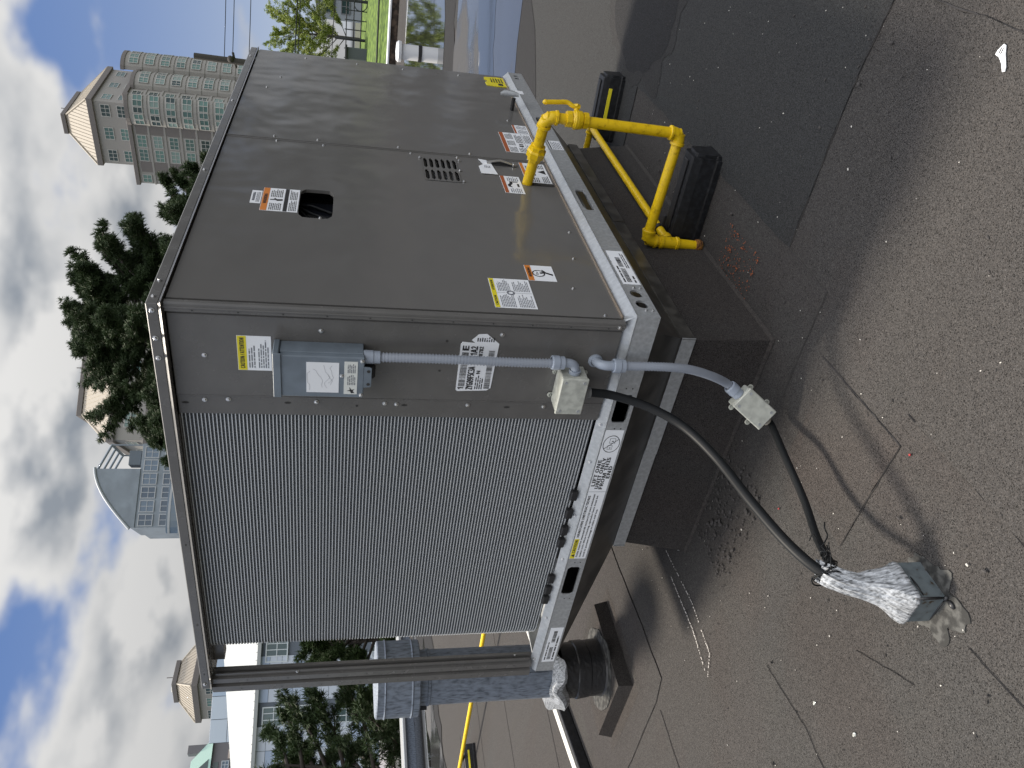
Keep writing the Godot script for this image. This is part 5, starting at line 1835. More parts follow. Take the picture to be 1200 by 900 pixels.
func tower(label: String, at: Vector3, turn: float, lo: Vector3, hi: Vector3, eave: float, ridge: Vector3, first: float, bays: Array, cols: Array) -> void:
	# lo, hi: width, top, depth of the lower and upper blocks; ridge: width, height, depth of the flat roof top
	var t := thing("office_tower", label, "tower", at)
	t.rotation.y = turn
	org[t] = Vector3.ZERO   # parts are built in the tower's own frame
	var cream := mk("tower_cream", lin(0.285, 0.275, 0.258), 0.8)
	var brown := mk("tower_brown", lin(0.160, 0.146, 0.140), 0.8)
	var roofc := mk("tower_roof", lin(0.31, 0.275, 0.225), 0.6)
	var frame := mk("tower_frame", lin(0.42, 0.42, 0.40), 0.6)
	var fh := 3.35
	var g0 := 0.0
	var box := func(called: String, c: Vector3, s: Vector3, mat: Material, parent: Node) -> MeshInstance3D:
		var m := M.new()
		m.xbox(Transform3D(Basis.IDENTITY, c), s, 0.05)
		return obj(called, m, mat, parent)
	var wl: Node = box.call("wall", Vector3(0, lo.y / 2, 0), lo, cream, t)
	var wu: Node = box.call("upper_wall", Vector3(0, (lo.y + eave) / 2, 0), Vector3(hi.x, eave - lo.y, hi.z), cream, t)
	box.call("ledge", Vector3(0, lo.y + 0.2, 0), Vector3(lo.x + 0.8, 0.9, lo.z + 0.8), brown, wl)
	box.call("cornice", Vector3(0, eave + 0.3, 0), Vector3(hi.x + 1.0, 1.2, hi.z + 1.0), brown, wu)
	# hipped roof with standing seams and a flat cap
	var e0 := eave + 0.9
	var bx := hi.x / 2 + 0.3
	var bz := hi.z / 2 + 0.3
	var rx := ridge.x / 2
	var rz := ridge.z / 2
	var cb := [Vector3(-bx, e0, bz), Vector3(bx, e0, bz), Vector3(bx, e0, -bz), Vector3(-bx, e0, -bz)]
	var ct := [Vector3(-rx, ridge.y, rz), Vector3(rx, ridge.y, rz), Vector3(rx, ridge.y, -rz), Vector3(-rx, ridge.y, -rz)]
	var m := M.new()
	for i in 4:
		m.quad(cb[i], cb[(i + 1) % 4], ct[(i + 1) % 4], ct[i])
	var rf := obj("roof", m, roofc, t)
	m = M.new()
	for i in 4:
		var j := (i + 1) % 4
		var nrm: Vector3 = (cb[j] - cb[i]).cross(ct[i] - cb[i]).normalized() * 0.12
		var n := int(cb[i].distance_to(cb[j]) / 0.8)
		for k in n + 1:
			var u := float(k) / n
			var lo_p: Vector3 = cb[i].lerp(cb[j], u)
			# seams run straight up the slope and stop at the hip
			var wdt: float = cb[i].distance_to(cb[j])
			var top_w: float = ct[i].distance_to(ct[j])
			var off := absf(u - 0.5) * wdt
			var tt := 1.0 if off <= top_w / 2 else (wdt / 2 - off) / maxf(wdt / 2 - top_w / 2, 0.01)
			if tt < 0.03:
				continue
			var mid_b: Vector3 = (cb[i] + cb[j]) / 2
			var mid_t: Vector3 = (ct[i] + ct[j]) / 2
			var hp: Vector3 = lo_p + (mid_t - mid_b) * tt
			m.tube([lo_p + nrm * 0.3, hp + nrm * 0.3], 0.07, 4, false)
		m.tube([cb[i], ct[i]], 0.22, 5)
	obj("standing_seams", m, mk("tower_seam", lin(0.34, 0.30, 0.24), 0.6), rf)
	box.call("roof_cap", Vector3(0, ridge.y + 0.3, 0), Vector3(ridge.x + 1.0, 0.9, ridge.z + 1.0), brown, rf)
	m = M.new()
	m.tube([Vector3(rx * 0.4, ridge.y + 0.7, 0), Vector3(rx * 0.4, ridge.y + 2.6, 0)], 0.09, 6)
	obj("mast", m, brown, rf)
	m = M.new()
	m.xbox(Transform3D(Basis.IDENTITY, Vector3(-rx * 0.3, ridge.y + 1.0, -rz * 0.5)), Vector3(1.2, 0.8, 1.2), 0.1)
	obj("roof_vent", m, frame, rf)
	# floors
	var add_win := func(parent: Node, p: Vector3, yaw: float, w: float, h: float) -> void:
		var nx := 1 if w < 1.5 else (2 if w < 2.6 else 3)
		put("window", window_mesh(w, h, frame, glass_of(rng.randi() % 4), nx, 2), Transform3D(Basis(Vector3.UP, yaw), p), parent)
	var y := lo.y - 1.9
	while y > first:
		for s in [[lo.z / 2, 0.0, lo.x], [lo.x / 2, PI / 2, lo.z], [lo.x / 2, -PI / 2, lo.z]]:
			var b := Basis(Vector3.UP, s[1])
			for c in cols:
				var x: float = (c[0] - 0.5) * s[2]
				var blocked := false
				for bay in bays:
					if int(bay[0]) == int(round(s[1] / (PI / 2))) and absf(x - bay[1]) < bay[2] + c[1] * 0.5:
						blocked = true
				if blocked:
					continue
				add_win.call(wl, b * Vector3(x, 0, s[0]) + Vector3(0, y, 0), s[1], c[1], 2.0)
		var m2 := M.new()
		m2.xbox(Transform3D(Basis.IDENTITY, Vector3(0, y - 1.65, 0)), Vector3(lo.x + 0.24, 0.42, lo.z + 0.24), 0.03)
		obj("floor_band", m2, cream, wl)
		y -= fh
	y = eave - 2.6
	while y > lo.y + 1.4:
		for s in [[hi.z / 2, 0.0, hi.x], [hi.x / 2, PI / 2, hi.z], [hi.x / 2, -PI / 2, hi.z]]:
			var b := Basis(Vector3.UP, s[1])
			for c in [0.14, 0.5, 0.86]:
				add_win.call(wu, b * Vector3((c - 0.5) * s[2], 0, s[0]) + Vector3(0, y, 0), s[1], 2.8, 2.0)
		y -= fh
	# brown stone strips between the columns of windows
	for s in [[lo.z / 2, 0.0, lo.x], [lo.x / 2, PI / 2, lo.z], [lo.x / 2, -PI / 2, lo.z]]:
		var b := Basis(Vector3.UP, s[1])
		for c in [0.2, 0.64]:
			m = M.new()
			m.xbox(Transform3D(b, b * Vector3((c - 0.5) * s[2], 0, s[0]) + Vector3(0, lo.y / 2 - 0.4, 0)), Vector3(2.5, lo.y - 1.0, 0.14), 0.02)
			obj("stone_strip", m, brown, wl)
	# rounded bays
	for bay in bays:
		var yaw: float = bay[0] * PI / 2
		var b := Basis(Vector3.UP, yaw)
		var half: float = (lo.z if int(bay[0]) == 0 else lo.x) / 2
		var r: float = bay[2]
		var top: float = bay[3]
		var poly := PackedVector2Array()
		for k in 9:
			var a := PI * k / 8
			poly.append(Vector2(bay[1] + cos(a) * r, -(half + sin(a) * r * 0.55)))
		m = M.new()
		m.prism(Transform3D(b * Basis(Vector3.RIGHT, Vector3.FORWARD, Vector3.UP), Vector3.ZERO), poly, 0.0, top)
		var bo := obj("bay", m, cream, t)
		m = M.new()
		for p in poly.size():
			poly[p] = (poly[p] - Vector2(bay[1], -half)) * 1.06 + Vector2(bay[1], -half)
		m.prism(Transform3D(b * Basis(Vector3.RIGHT, Vector3.FORWARD, Vector3.UP), Vector3.ZERO), poly, top, top + 0.8)
		obj("bay_ledge", m, brown, bo)
		y = top - 1.9
		while y > first:
			for k in 5:
				var a := PI * (k + 1.5) / 8 + PI / 16 * (k - 2) * 0.3
				var p := Vector3(bay[1] + cos(a) * r, 0, half + sin(a) * r * 0.55)
				var nn := Vector3(cos(a) * 0.55, 0, sin(a)).normalized()
				add_win.call(bo, b * (p + nn * -0.02) + Vector3(0, y, 0), yaw + atan2(nn.x, nn.z), r * 0.40, 2.0)
			var m3 := M.new()
			var pl := PackedVector2Array()
			for k in 9:
				var a := PI * k / 8
				pl.append(Vector2(bay[1] + cos(a) * r * 1.025, -(half + sin(a) * r * 0.575)))
			m3.prism(Transform3D(b * Basis(Vector3.RIGHT, Vector3.FORWARD, Vector3.UP), Vector3.ZERO), pl, y - 1.9, y - 1.45)
			obj("floor_band", m3, cream, bo)
			y -= fh

func build_background() -> void:
	var h := -GY
	# right hand tower
	var D := 205.0
	var p := far(-19.7, D)
	tower("tall cream and brown tower with pyramid roof and rounded bays above right end of unit", p, deg_to_rad(20.2 - 24.0), Vector3(20.5, high(12.9, D) + h, 24), Vector3(14.5, 0, 19), high(15.0, D) + h, Vector3(3.6, high(16.8, D) + h, 12.5), 22.0, [[0, 7.2, 3.4, high(12.9, D) + h - 0.5], [1, 6.5, 4.2, high(13.9, D) + h - 0.5], [1, -4.5, 3.8, high(12.8, D) + h - 0.5]], [[0.06, 2.0], [0.34, 2.9], [0.50, 2.9], [0.80, 2.0], [0.93, 1.6]])
	D = 160.0
	p = far(-37.3, D)
	tower("cream tower with ribbed sloping roof mostly hidden behind the dark pine", p, deg_to_rad(37.3 + 14.0), Vector3(27, high(11.6, D) + h, 24), Vector3(26, 0, 22), high(13.6, D) + h, Vector3(13.5, high(16.2, D) + h, 6), 16.0, [], [[0.05, 2.2], [0.16, 1.8], [0.30, 2.2], [0.42, 1.8], [0.55, 2.2], [0.75, 2.2], [0.9, 2.2]])
	D = 185.0
	p = far(-57.0, D)
	tower("distant cream tower with small pyramid roof seen past the unit's left post", p, deg_to_rad(57.0 + 38.0), Vector3(13.5, high(6.2, D) + h, 13.5), Vector3(11.0, 0, 11.0), high(8.35, D) + h, Vector3(5.0, high(9.75, D) + h, 5.0), 12.0, [], [[0.08, 1.8], [0.35, 2.2], [0.5, 2.2], [0.82, 2.2]])
	build_sail_building()
	build_left_buildings()
	build_right_far()
	build_trees()

func local_box(t: Node, called: String, a: Vector3, b: Vector3, mat: Material, bev := 0.03) -> MeshInstance3D:
	var m := M.new()
	m.box(a, b, bev)
	return obj(called, m, mat, t)

func facing(called: String, label: String, category: String, az: float, dist: float, off := 0.0) -> Node3D:
	var t := thing(called, label, category, far(az, dist))
	t.rotation.y = deg_to_rad(-az + off)
	org[t] = Vector3.ZERO
	return t

func build_sail_building() -> void:
	var D := 140.0
	var h := -GY
	var t := facing("glass_building", "grey blue building with sail shaped curved top and open steel frame crown", "building", -44.5, D, 12.0)
	var panel := mk("sail_panel", lin(0.23, 0.27, 0.31), 0.5)
	panel.albedo_texture = tex(noise(0.01, 4, 231), 256, [grey(0.88), grey(1.0)], [0.3, 0.7])
	tri_map(panel, 0.1)
	var dark := mk("sail_dark", lin(0.10, 0.125, 0.15), 0.4)
	var y0 := high(13.1, D) + h
	var ft := Transform3D(Basis.IDENTITY, Vector3.ZERO)
	local_box(t, "wall", Vector3(-6.4, 0, -12), Vector3(7.8, y0, 0), panel)
	var poly := PackedVector2Array()
	poly.append(Vector2(-6.4, y0 - 0.02))
	for k in 13:
		var u := k / 12.0
		poly.append(Vector2(lerpf(-6.4, 3.4, u), y0 + 0.6 + (high(15.75, D) + h - y0 - 0.6) * sin(u * PI * 0.46) / sin(PI * 0.46)))
	poly.append(Vector2(3.4, y0 - 0.02))
	poly.reverse()
	var m := M.new()
	m.prism(ft, poly, -8.0, 0.15)
	var crown := obj("curved_crown", m, panel, t)
	m = M.new()
	for k in 12:
		var a := poly[poly.size() - 2 - k] if false else Vector2.ZERO
	var rim := []
	for k in 13:
		var u := k / 12.0
		rim.append(Vector3(lerpf(-6.6, 3.6, u), y0 + 0.7 + (high(15.75, D) + h - y0 - 0.6) * sin(u * PI * 0.46) / sin(PI * 0.46), 0.1))
	m.tube(rim, 0.25, 6)
	obj("roof_edge", m, mk("sail_rim", lin(0.33, 0.36, 0.39), 0.5), crown)
	# open frame on the right shoulder
	var top := high(15.65, D) + h
	var tr := high(15.0, D) + h
	for k in 4:
		var z := -0.4 - k * 2.4
		m = M.new()
		m.tube([Vector3(3.4, top, z), Vector3(7.6, tr, z)], 0.22, 5)
		obj("frame_bar", m, panel, crown)
	for q in [[3.5, top], [7.6, tr]]:
		m = M.new()
		m.tube([Vector3(q[0], q[1], -0.4), Vector3(q[0], q[1], -7.6)], 0.28, 5)
		obj("frame_bar", m, panel, crown)
	for z in [-0.4, -7.6]:
		m = M.new()
		m.tube([Vector3(7.6, tr, z), Vector3(7.6, y0, z)], 0.14, 5)
		obj("frame_bar", m, panel, crown)
	local_box(t, "louvre_opening", Vector3(4.3, y0 + 0.3, -3.0), Vector3(6.8, y0 + 2.2, -0.9), dark)
	# window bays
	var fr := mk("sail_frame", lin(0.36, 0.38, 0.40), 0.5)
	var gl := [mk("sail_glass", lin(0.06, 0.085, 0.11), 0.1, 0.0, 0.7), mk("sail_glass_pale", lin(0.11, 0.15, 0.19), 0.1, 0.0, 0.7)]
	var y := y0 - 1.6
	while y > 15.0:
		for k in 6:
			put("window", window_mesh(2.0, 2.3, fr, gl[rng.randi() % 2], 2, 2), Transform3D(Basis.IDENTITY, Vector3(-5.2 + k * 2.3, y, 0.01)), t)
		for k in 4:
			put("window", window_mesh(2.2, 2.3, fr, gl[rng.randi() % 2], 2, 2), Transform3D(Basis(Vector3.UP, PI / 2), Vector3(7.81, y, -1.6 - k * 2.7)), t)
		y -= 3.2
	# rounded glass bay low on the left
	var pl := PackedVector2Array()
	for k in 11:
		var a := PI * k / 10
		pl.append(Vector2(-3.0 + 4.4 * cos(a), -(0.0 + 1.5 * sin(a))))
	m = M.new()
	m.prism(Transform3D(Basis(Vector3.RIGHT, Vector3.FORWARD, Vector3.UP), Vector3.ZERO), pl, 0.0, y0 - 5.0)
	var bay := obj("glass_bay", m, gl[1], t)
	for k in 7:
		var q := PackedVector2Array()
		for v in pl:
			q.append((v - Vector2(-3, 0)) * 1.03 + Vector2(-3, 0))
		m = M.new()
		m.prism(Transform3D(Basis(Vector3.RIGHT, Vector3.FORWARD, Vector3.UP), Vector3.ZERO), q, y0 - 5.6 - k * 1.6, y0 - 5.25 - k * 1.6)
		obj("floor_band", m, fr, bay)

func build_left_buildings() -> void:
	var h := -GY
	var blue := mk("panel_blue", lin(0.36, 0.43, 0.54), 0.4)
	var white := mk("panel_white", lin(0.30, 0.32, 0.325), 0.5)
	var joint := mk("panel_joint", lin(0.10, 0.12, 0.15), 0.7)
	var fr := mk("left_frame", lin(0.50, 0.55, 0.58), 0.5)
	var gl := [mk("left_glass", lin(0.05, 0.085, 0.09), 0.08, 0.0, 0.7), mk("left_glass_pale", lin(0.09, 0.13, 0.13), 0.08, 0.0, 0.7)]
	# panelled block with windows and a white sloping metal roof
	var D := 75.0
	var t := facing("panelled_building", "pale blue panelled building with square windows behind the left pine", "building", -58.0, D, 0.0)
	var top := high(5.0, D) + h
	var x0 := -16.0
	var x1 := 14.0
	local_box(t, "wall", Vector3(x0, 0, -22), Vector3(x1, top, -0.14), joint)
	# cladding panels, each its own piece with an open joint
	var cw := 1.9
	var ch := 1.02
	var wins := []
	for r in 4:
		for k in 5:
			wins.append(Vector2(-13.6 + k * 5.7 + (r % 2) * 0.0, top - 1.55 - r * 3.06))
	var pm := [local_panel(cw - 0.03, ch - 0.03, blue), local_panel(cw - 0.03, ch - 0.03, mk("panel_blue_pale", lin(0.45, 0.50, 0.58), 0.4)), local_panel(cw - 0.03, ch - 0.03, mk("panel_blue_deep", lin(0.31, 0.38, 0.50), 0.4))]
	var n := 0
	var nx := int((x1 - x0) / cw)
	for i in nx:
		for j in 13:
			var c := Vector2(x0 + (i + 0.5) * cw, top - (j + 0.5) * ch)
			var hit := false
			for w in wins:
				if absf(c.x - w.x) < cw * 0.62 and absf(c.y - w.y) < 1.2:
					hit = true
			if hit or c.y < 0.5:
				continue
			put("panel", pm[rng.randi() % 3], Transform3D(Basis.IDENTITY, Vector3(c.x, c.y, -0.10)), t)
			n += 1
	for w in wins:
		put("window", window_mesh(2.1, 1.9, fr, gl[rng.randi() % 2], 4, 2, 0.10), Transform3D(Basis.IDENTITY, Vector3(w.x, w.y, -0.1)), t)
	# sloping roof
	var a := Vector3(x1, top + 0.05, 0.3)
	var b := Vector3(x0, top + 0.05, 0.3)
	var c := Vector3(x1, high(8.0, 92.0) + h, -17.0)
	var d := Vector3(x0, high(5.5, 92.0) + h, -17.0)
	var m := M.new()
	m.quad(b, a, c, d)
	m.quad(b - Vector3(0, 0.3, 0), a - Vector3(0, 0.3, 0), a, b)
	var rf := obj("metal_roof", m, white, t)
	for k in 7:
		m = M.new()
		var u := 0.10 + 0.13 * k
		m.tube([b.lerp(d, u) + Vector3(0, 0.06, 0), a.lerp(c, u + 0.12 if u < 0.8 else u) + Vector3(0, 0.06, 0)], 0.07, 4)
		obj("roof_seam", m, joint, rf)
	m = M.new()
	for k in 46:
		var u := k / 45.0
		m.tube([a.lerp(b, u) + Vector3(0, 0.04, 0), c.lerp(d, u) + Vector3(0, 0.04, 0)], 0.03, 3, false)
	var rib := obj("roof_rib", m, mk("panel_white_grey", lin(0.24, 0.26, 0.265), 0.5), rf)
	rib.set_meta("kind", "stuff")
	# taller blue block behind it
	t = facing("panelled_building", "smooth blue grey block rising behind the white sloping roof", "building", -56.6, 105.0, 0.0)
	top = high(7.7, 105.0) + h
	local_box(t, "wall", Vector3(-7.8, 0, -10), Vector3(10, top, -0.12), joint)
	var pb := local_panel(2.5, 1.9, mk("panel_sky", lin(0.40, 0.49, 0.60), 0.3))
	var pw := local_panel(2.5, 1.9, mk("panel_sky_pale", lin(0.52, 0.59, 0.66), 0.3))
	for i in 7:
		for j in 5:
			put("panel", pw if (i + j) % 4 < 2 else pb, Transform3D(Basis.IDENTITY, Vector3(-6.5 + i * 2.56, top - 1.0 - j * 1.95, -0.06)), t)
	local_box(t, "vent_grille", Vector3(-4.4, top - 3.6, -0.05), Vector3(-2.8, top - 2.2, 0.02), mk("grille", lin(0.24, 0.27, 0.27), 0.6))
	# grey building with the green copper roof
	D = 140.0
	t = facing("green_roof_building", "dark grey building with pale green copper mansard roof at the far left", "building", -64.3, D, 14.0)
	top = high(7.5, D) + h
	var gry := mk("grey_brick", lin(0.16, 0.155, 0.165), 0.8)
	local_box(t, "wall", Vector3(-9, 0, -16), Vector3(9.4, top, 0), gry)
	var cop := mk("copper_green", lin(0.26, 0.40, 0.35), 0.6)
	m = M.new()
	var q0 := [Vector3(-9.5, top, 0.5), Vector3(9.6, top, 0.5), Vector3(9.6, top, -16.5), Vector3(-9.5, top, -16.5)]
	var q1 := [Vector3(-7, top + 3.4, -2.2), Vector3(7.0, top + 3.4, -2.2), Vector3(7.0, top + 3.4, -14), Vector3(-7, top + 3.4, -14)]
	for i in 4:
		m.quad(q0[i], q0[(i + 1) % 4], q1[(i + 1) % 4], q1[i])
	m.quad(q1[0], q1[1], q1[2], q1[3])
	var gr := obj("roof", m, cop, t)
	m = M.new()
	m.prism(Transform3D(Basis.IDENTITY, Vector3(0, top + 0.4, 0)), PackedVector2Array([Vector2(-6.5, 0), Vector2(6.5, 0), Vector2(4.6, 2.1), Vector2(-4.6, 2.1)]), -1.6, 0.2)
	obj("dormer", m, mk("dormer_dark", lin(0.10, 0.13, 0.13), 0.5), gr)
	local_box(t, "chimney", Vector3(8.0, top - 0.2, -3), Vector3(9.3, top + 4.0, -1.6), gry)
	local_box(t, "dark_band", Vector3(-9.1, top - 1.1, 0.0), Vector3(6.0, top - 0.25, 0.06), mk("dormer_dark", lin(0.1, 0.13, 0.13), 0.5))
	var gf := mk("grey_frame", lin(0.42, 0.46, 0.50), 0.5)
	var gg := [mk("grey_glass", lin(0.10, 0.15, 0.21), 0.12, 0.0, 0.7), mk("grey_glass_pale", lin(0.22, 0.29, 0.36), 0.12, 0.0, 0.7)]
	for i in 8:
		for j in 7:
			put("window", window_mesh(1.25, 1.15, gf, gg[rng.randi() % 2], 2, 2), Transform3D(Basis.IDENTITY, Vector3(-7.8 + i * 1.9, top - 2.1 - j * 1.75, 0.02)), t)
	local_box(t, "pale_panel", Vector3(6.4, top - 4.6, 0.0), Vector3(7.8, top - 2.4, 0.12), mk("pale_stone", lin(0.46, 0.38, 0.33), 0.7))
	# low white wall glimpsed below the tree
	t = facing("low_building", "low white building glimpsed beneath the left pine's branches", "building", -61.0, 34.0, 0.0)
	local_box(t, "wall", Vector3(-6, 0, -6), Vector3(4.2, 3.9, 0), mk("render_white", lin(0.62, 0.60, 0.57), 0.8))
	local_box(t, "roof_slab", Vector3(-6.2, 3.9, -6.2), Vector3(4.4, 4.1, 0.2), gry)
	for k in 3:
		put("window", window_mesh(1.5, 1.2, gf, gg[0], 2, 1), Transform3D(Basis.IDENTITY, Vector3(-4 + k * 2.8, 2.4, 0.01)), t)

func local_panel(w: float, h: float, mat: Material) -> ArrayMesh:
	var m := M.new()
	m.xbox(Transform3D.IDENTITY, Vector3(w, h, 0.08), 0.012)
	return m.mesh(Vector3.ZERO, mat)

func build_right_far() -> void:
	var h := -GY
	# utility pole and wires
	var D := 72.0
	var p := far(-15.75, D)
	var wood := mk("pole_wood", lin(0.045, 0.040, 0.036), 0.85)
	var t := thing("utility_pole", "dark utility pole carrying overhead wires beside the right hand tower", "utility pole", p)
	var m := M.new()
	m.tube([p, Vector3(p.x + 0.15, high(5.0, D), p.z), Vector3(p.x + 0.3, high(9.8, D), p.z)], [0.30, 0.27, 0.24], 10)
	obj("pole", m, wood, t)
	m = M.new()
	m.tube([Vector3(p.x - 0.3, high(7.3, D), p.z), Vector3(p.x + 0.9, high(7.45, D), p.z)], 0.10, 8)
	m.ball(Vector3(p.x + 0.4, high(7.6, D), p.z + 0.2), Vector3(0.3, 0.25, 0.25), 6)
	obj("insulator_arm", m, wood, t)
	var q := far(14.0, 95.0)
	var els := [8.25, 7.75, 6.75, 3.9, 3.7, 1.55]
	var where := ["topmost", "second from the top", "third from the top", "fourth from the top", "fifth from the top", "lowest"]
	for i in els.size():
		m = M.new()
		var a := Vector3(p.x + 0.25, high(els[i] - 0.25, D), p.z)
		var b := Vector3(q.x, high(els[i] * 0.82, 95.0), q.z)
		var pts := []
		for k in 17:
			var u := k / 16.0
			pts.append(a.lerp(b, u) - Vector3(0, 2.4 * u * (1 - u), 0))
		m.tube(pts, 0.032 if i != 3 else 0.05, 5, false)
		var o := obj("overhead_wire", m, mats.cable)
		tag(o, "thin dark overhead wire running right from the utility pole, " + where[i] + " of six", "wire", "overhead wires")
	# grey building and dark gate at the top of the lawn
	t = facing("distant_building", "flat grey building behind the pale green tree on the right", "building", -8.0, 130.0, 0.0)
	local_box(t, "wall", Vector3(-10, 0, -14), Vector3(14, high(2.1, 130.0) + h, 0), mk("distant_grey", lin(0.26, 0.29, 0.32), 0.7))
	local_box(t, "roof_edge", Vector3(-10.3, high(2.1, 130.0) + h, -14.3), Vector3(14.3, high(2.1, 130.0) + h + 0.5, 0.3), mk("distant_dark", lin(0.14, 0.15, 0.16), 0.7))
	for i in 6:
		for j in 2:
			put("window", window_mesh(2.2, 1.3, mk("distant_dark", lin(0.14, 0.15, 0.16), 0.7), glass_of(2), 2, 1), Transform3D(Basis.IDENTITY, Vector3(-8 + i * 3.8, high(1.4, 130.0) + h - j * 2.2, 0.02)), t)
	var iron := mk("iron", lin(0.018, 0.02, 0.024), 0.6)
	D = 84.0
	var g := far(-12.0, D, 0.0)
	t = thing("iron_gate", "dark iron gate and fence with round hoop at the top of the lawn", "gate", g)
	var rt := Vector3(cos(deg_to_rad(-12.0)), 0, sin(deg_to_rad(-12.0)))
	for k in 14:
		m = M.new()
		var b := g + rt * (-5.5 + k * 0.85)
		m.tube([b + Vector3(0, -0.3, 0), b + Vector3(0, 1.9 if k % 4 else 2.8, 0)], 0.05 if k % 4 else 0.14, 6)
		obj("post", m, iron, t)
	for y in [0.35, 1.05, 1.75]:
		m = M.new()
		m.tube([g + rt * -5.5 + Vector3(0, y, 0), g + rt * 6.0 + Vector3(0, y, 0)], 0.06, 6)
		obj("rail", m, iron, t)
	m = M.new()
	var ring := []
	for k in 25:
		var a := TAU * k / 24
		ring.append(g + rt * (1.1 + 0.62 * cos(a)) + Vector3(0, 0.45 + 0.62 * sin(a), 0.1))
	m.tube(ring, 0.05, 6, false)
	obj("hoop", m, iron, t)
	t = thing("garden_shed", "small dark shed beside the gate at the lawn's top edge", "shed", far(-14.9, 82.0, -0.3))
	t.rotation.y = deg_to_rad(14.9)
	org[t] = Vector3.ZERO
	local_box(t, "wall", Vector3(-1.6, 0, -2), Vector3(1.4, 1.9, 0), mk("shed_wall", lin(0.08, 0.09, 0.10), 0.8))
	local_box(t, "roof", Vector3(-1.8, 1.9, -2.2), Vector3(1.6, 2.1, 0.2), iron)
	local_box(t, "door", Vector3(-0.5, 0.02, 0.0), Vector3(0.4, 1.7, 0.05), mk("shed_door", lin(0.14, 0.15, 0.15), 0.8))

# ---------------------------------------------------------------- trees
func tuft_mesh(mat: Material, n: int, ln: float, w: float, r: RandomNumberGenerator) -> ArrayMesh:
	var m := M.new()
	for i in n:
		var a := r.randf() * TAU
		var e := r.randf_range(-0.25, 1.2)
		var d := Vector3(cos(a) * cos(e), sin(e), sin(a) * cos(e))
		var s := d.cross(Vector3(r.randf() - 0.5, r.randf() - 0.5, r.randf() - 0.5)).normalized() * w
		var l := ln * r.randf_range(0.7, 1.15)
		m.tri(d * 0.02 - s, d * 0.02 + s, d * l + s * 0.3)
		m.tri(d * 0.02 - s, d * l + s * 0.3, d * l - s * 0.3)
	return m.mesh(Vector3.ZERO, mat)

func swarm(parent: Node, called: String, mesh: Mesh, xf: Array) -> void:
	var mm := MultiMesh.new()
	mm.transform_format = MultiMesh.TRANSFORM_3D
	mm.mesh = mesh
	mm.instance_count = xf.size()
	var off: Vector3 = org[parent]
	for i in xf.size():
		var t: Transform3D = xf[i]
		t.origin -= off
		mm.set_instance_transform(i, t)
	var o := MultiMeshInstance3D.new()
	o.name = numbered(parent, called)
	o.multimesh = mm
	o.set_meta("kind", "stuff")
	parent.add_child(o, true)

# crown shape: function of height share (0 at the lowest limb, 1 at the tip) -> reach
func pine(label: String, at: Vector3, height: float, low: float, reach: float, limbs: int, sd: int, tone: Color, power: float, dens: int, sizes := 1.0) -> void:
	var r := RandomNumberGenerator.new()
	r.seed = sd
	var t := thing("pine_tree", label, "tree", at)
	var bark := mk("bark", lin(0.05, 0.042, 0.036), 0.95)
	var needle := mk("needles_%d" % sd, tone, 0.65, 0.0, 0.35)
	needle.backlight_enabled = true
	needle.backlight = Color(tone.r * 0.25, tone.g * 0.3, tone.b * 0.15)
	var m := M.new()
	var sway := Vector3(r.randf_range(-0.3, 0.3), 0, r.randf_range(-0.3, 0.3))
	var trunk := []
	var rad := []
	for k in 9:
		var u := k / 8.0
		trunk.append(at + Vector3(0, height * 0.97 * u, 0) + sway * sin(u * 4.0))
		rad.append(lerpf(0.026 * height, 0.02, u))
	m.tube(trunk, rad, 10)
	var tk := obj("trunk", m, bark, t)
	var lm := M.new()
	var xf := []
	for i in limbs:
		var u := pow((i + r.randf() * 0.8) / limbs, 0.85)
		var y := lerpf(low, height * 0.97, u)
		var a := i * 2.39996 + r.randf_range(-0.5, 0.5)
		var len := reach * pow(maxf(1.0 - u, 0.0), power) * r.randf_range(0.62, 1.12) + 0.35
		var d := Vector3(cos(a), 0, sin(a))
		var rise := lerpf(-0.08, 0.48, u) + r.randf_range(-0.12, 0.18)
		var o := trunk[int(clampf(y / height * 8.0, 0, 8))] as Vector3
		o = Vector3(o.x, at.y + y, o.z)
		var tip := o + d * len + Vector3(0, len * rise, 0)
		var mid := o.lerp(tip, 0.5) - Vector3(0, len * 0.07, 0)
		lm.tube(smooth([o, mid, tip], 4), [0.05 + 0.012 * len, 0.05, 0.045, 0.04, 0.035, 0.03, 0.025, 0.02, 0.012], 6)
		var nb := int(4 + len * 3.4)
		for b in nb:
			var v := lerpf(0.30, 1.0, (b + r.randf()) / nb)
			var bp := o.lerp(mid, v * 2.0) if v < 0.5 else mid.lerp(tip, v * 2.0 - 1.0)
			var bd := (d.rotated(Vector3.UP, r.randf_range(-1.25, 1.25)) + Vector3(0, r.randf_range(-0.15, 0.75), 0)).normalized()
			var bl := r.randf_range(0.35, 0.95) * clampf(len * 0.38, 0.4, 1.1) * sizes
			lm.tube([bp, bp + bd * bl * 0.55, bp + bd * bl + Vector3(0, bl * 0.1, 0)], [0.018, 0.013, 0.008], 5)
			for k in dens:
				var w := pow(r.randf(), 0.6)
				var q := bp + bd * bl * w + Vector3(r.randf_range(-1, 1), r.randf_range(-0.8, 1), r.randf_range(-1, 1)) * 0.13 * sizes
				var up := (bd + Vector3(r.randf_range(-0.7, 0.7), r.randf_range(0.0, 0.9), r.randf_range(-0.7, 0.7))).normalized()
				var sx := up.cross(Vector3(0.3, 0.1, 0.9)).normalized()
				var s := r.randf_range(0.75, 1.25) * sizes
				xf.append(Transform3D(Basis(sx, up, sx.cross(up)).scaled(Vector3(s, s, s)), q))
	var lo := obj("limbs", lm, bark, t)
	lo.set_meta("kind", "stuff")
	swarm(t, "needles", tuft_mesh(needle, 20, 0.15, 0.011, r), xf)

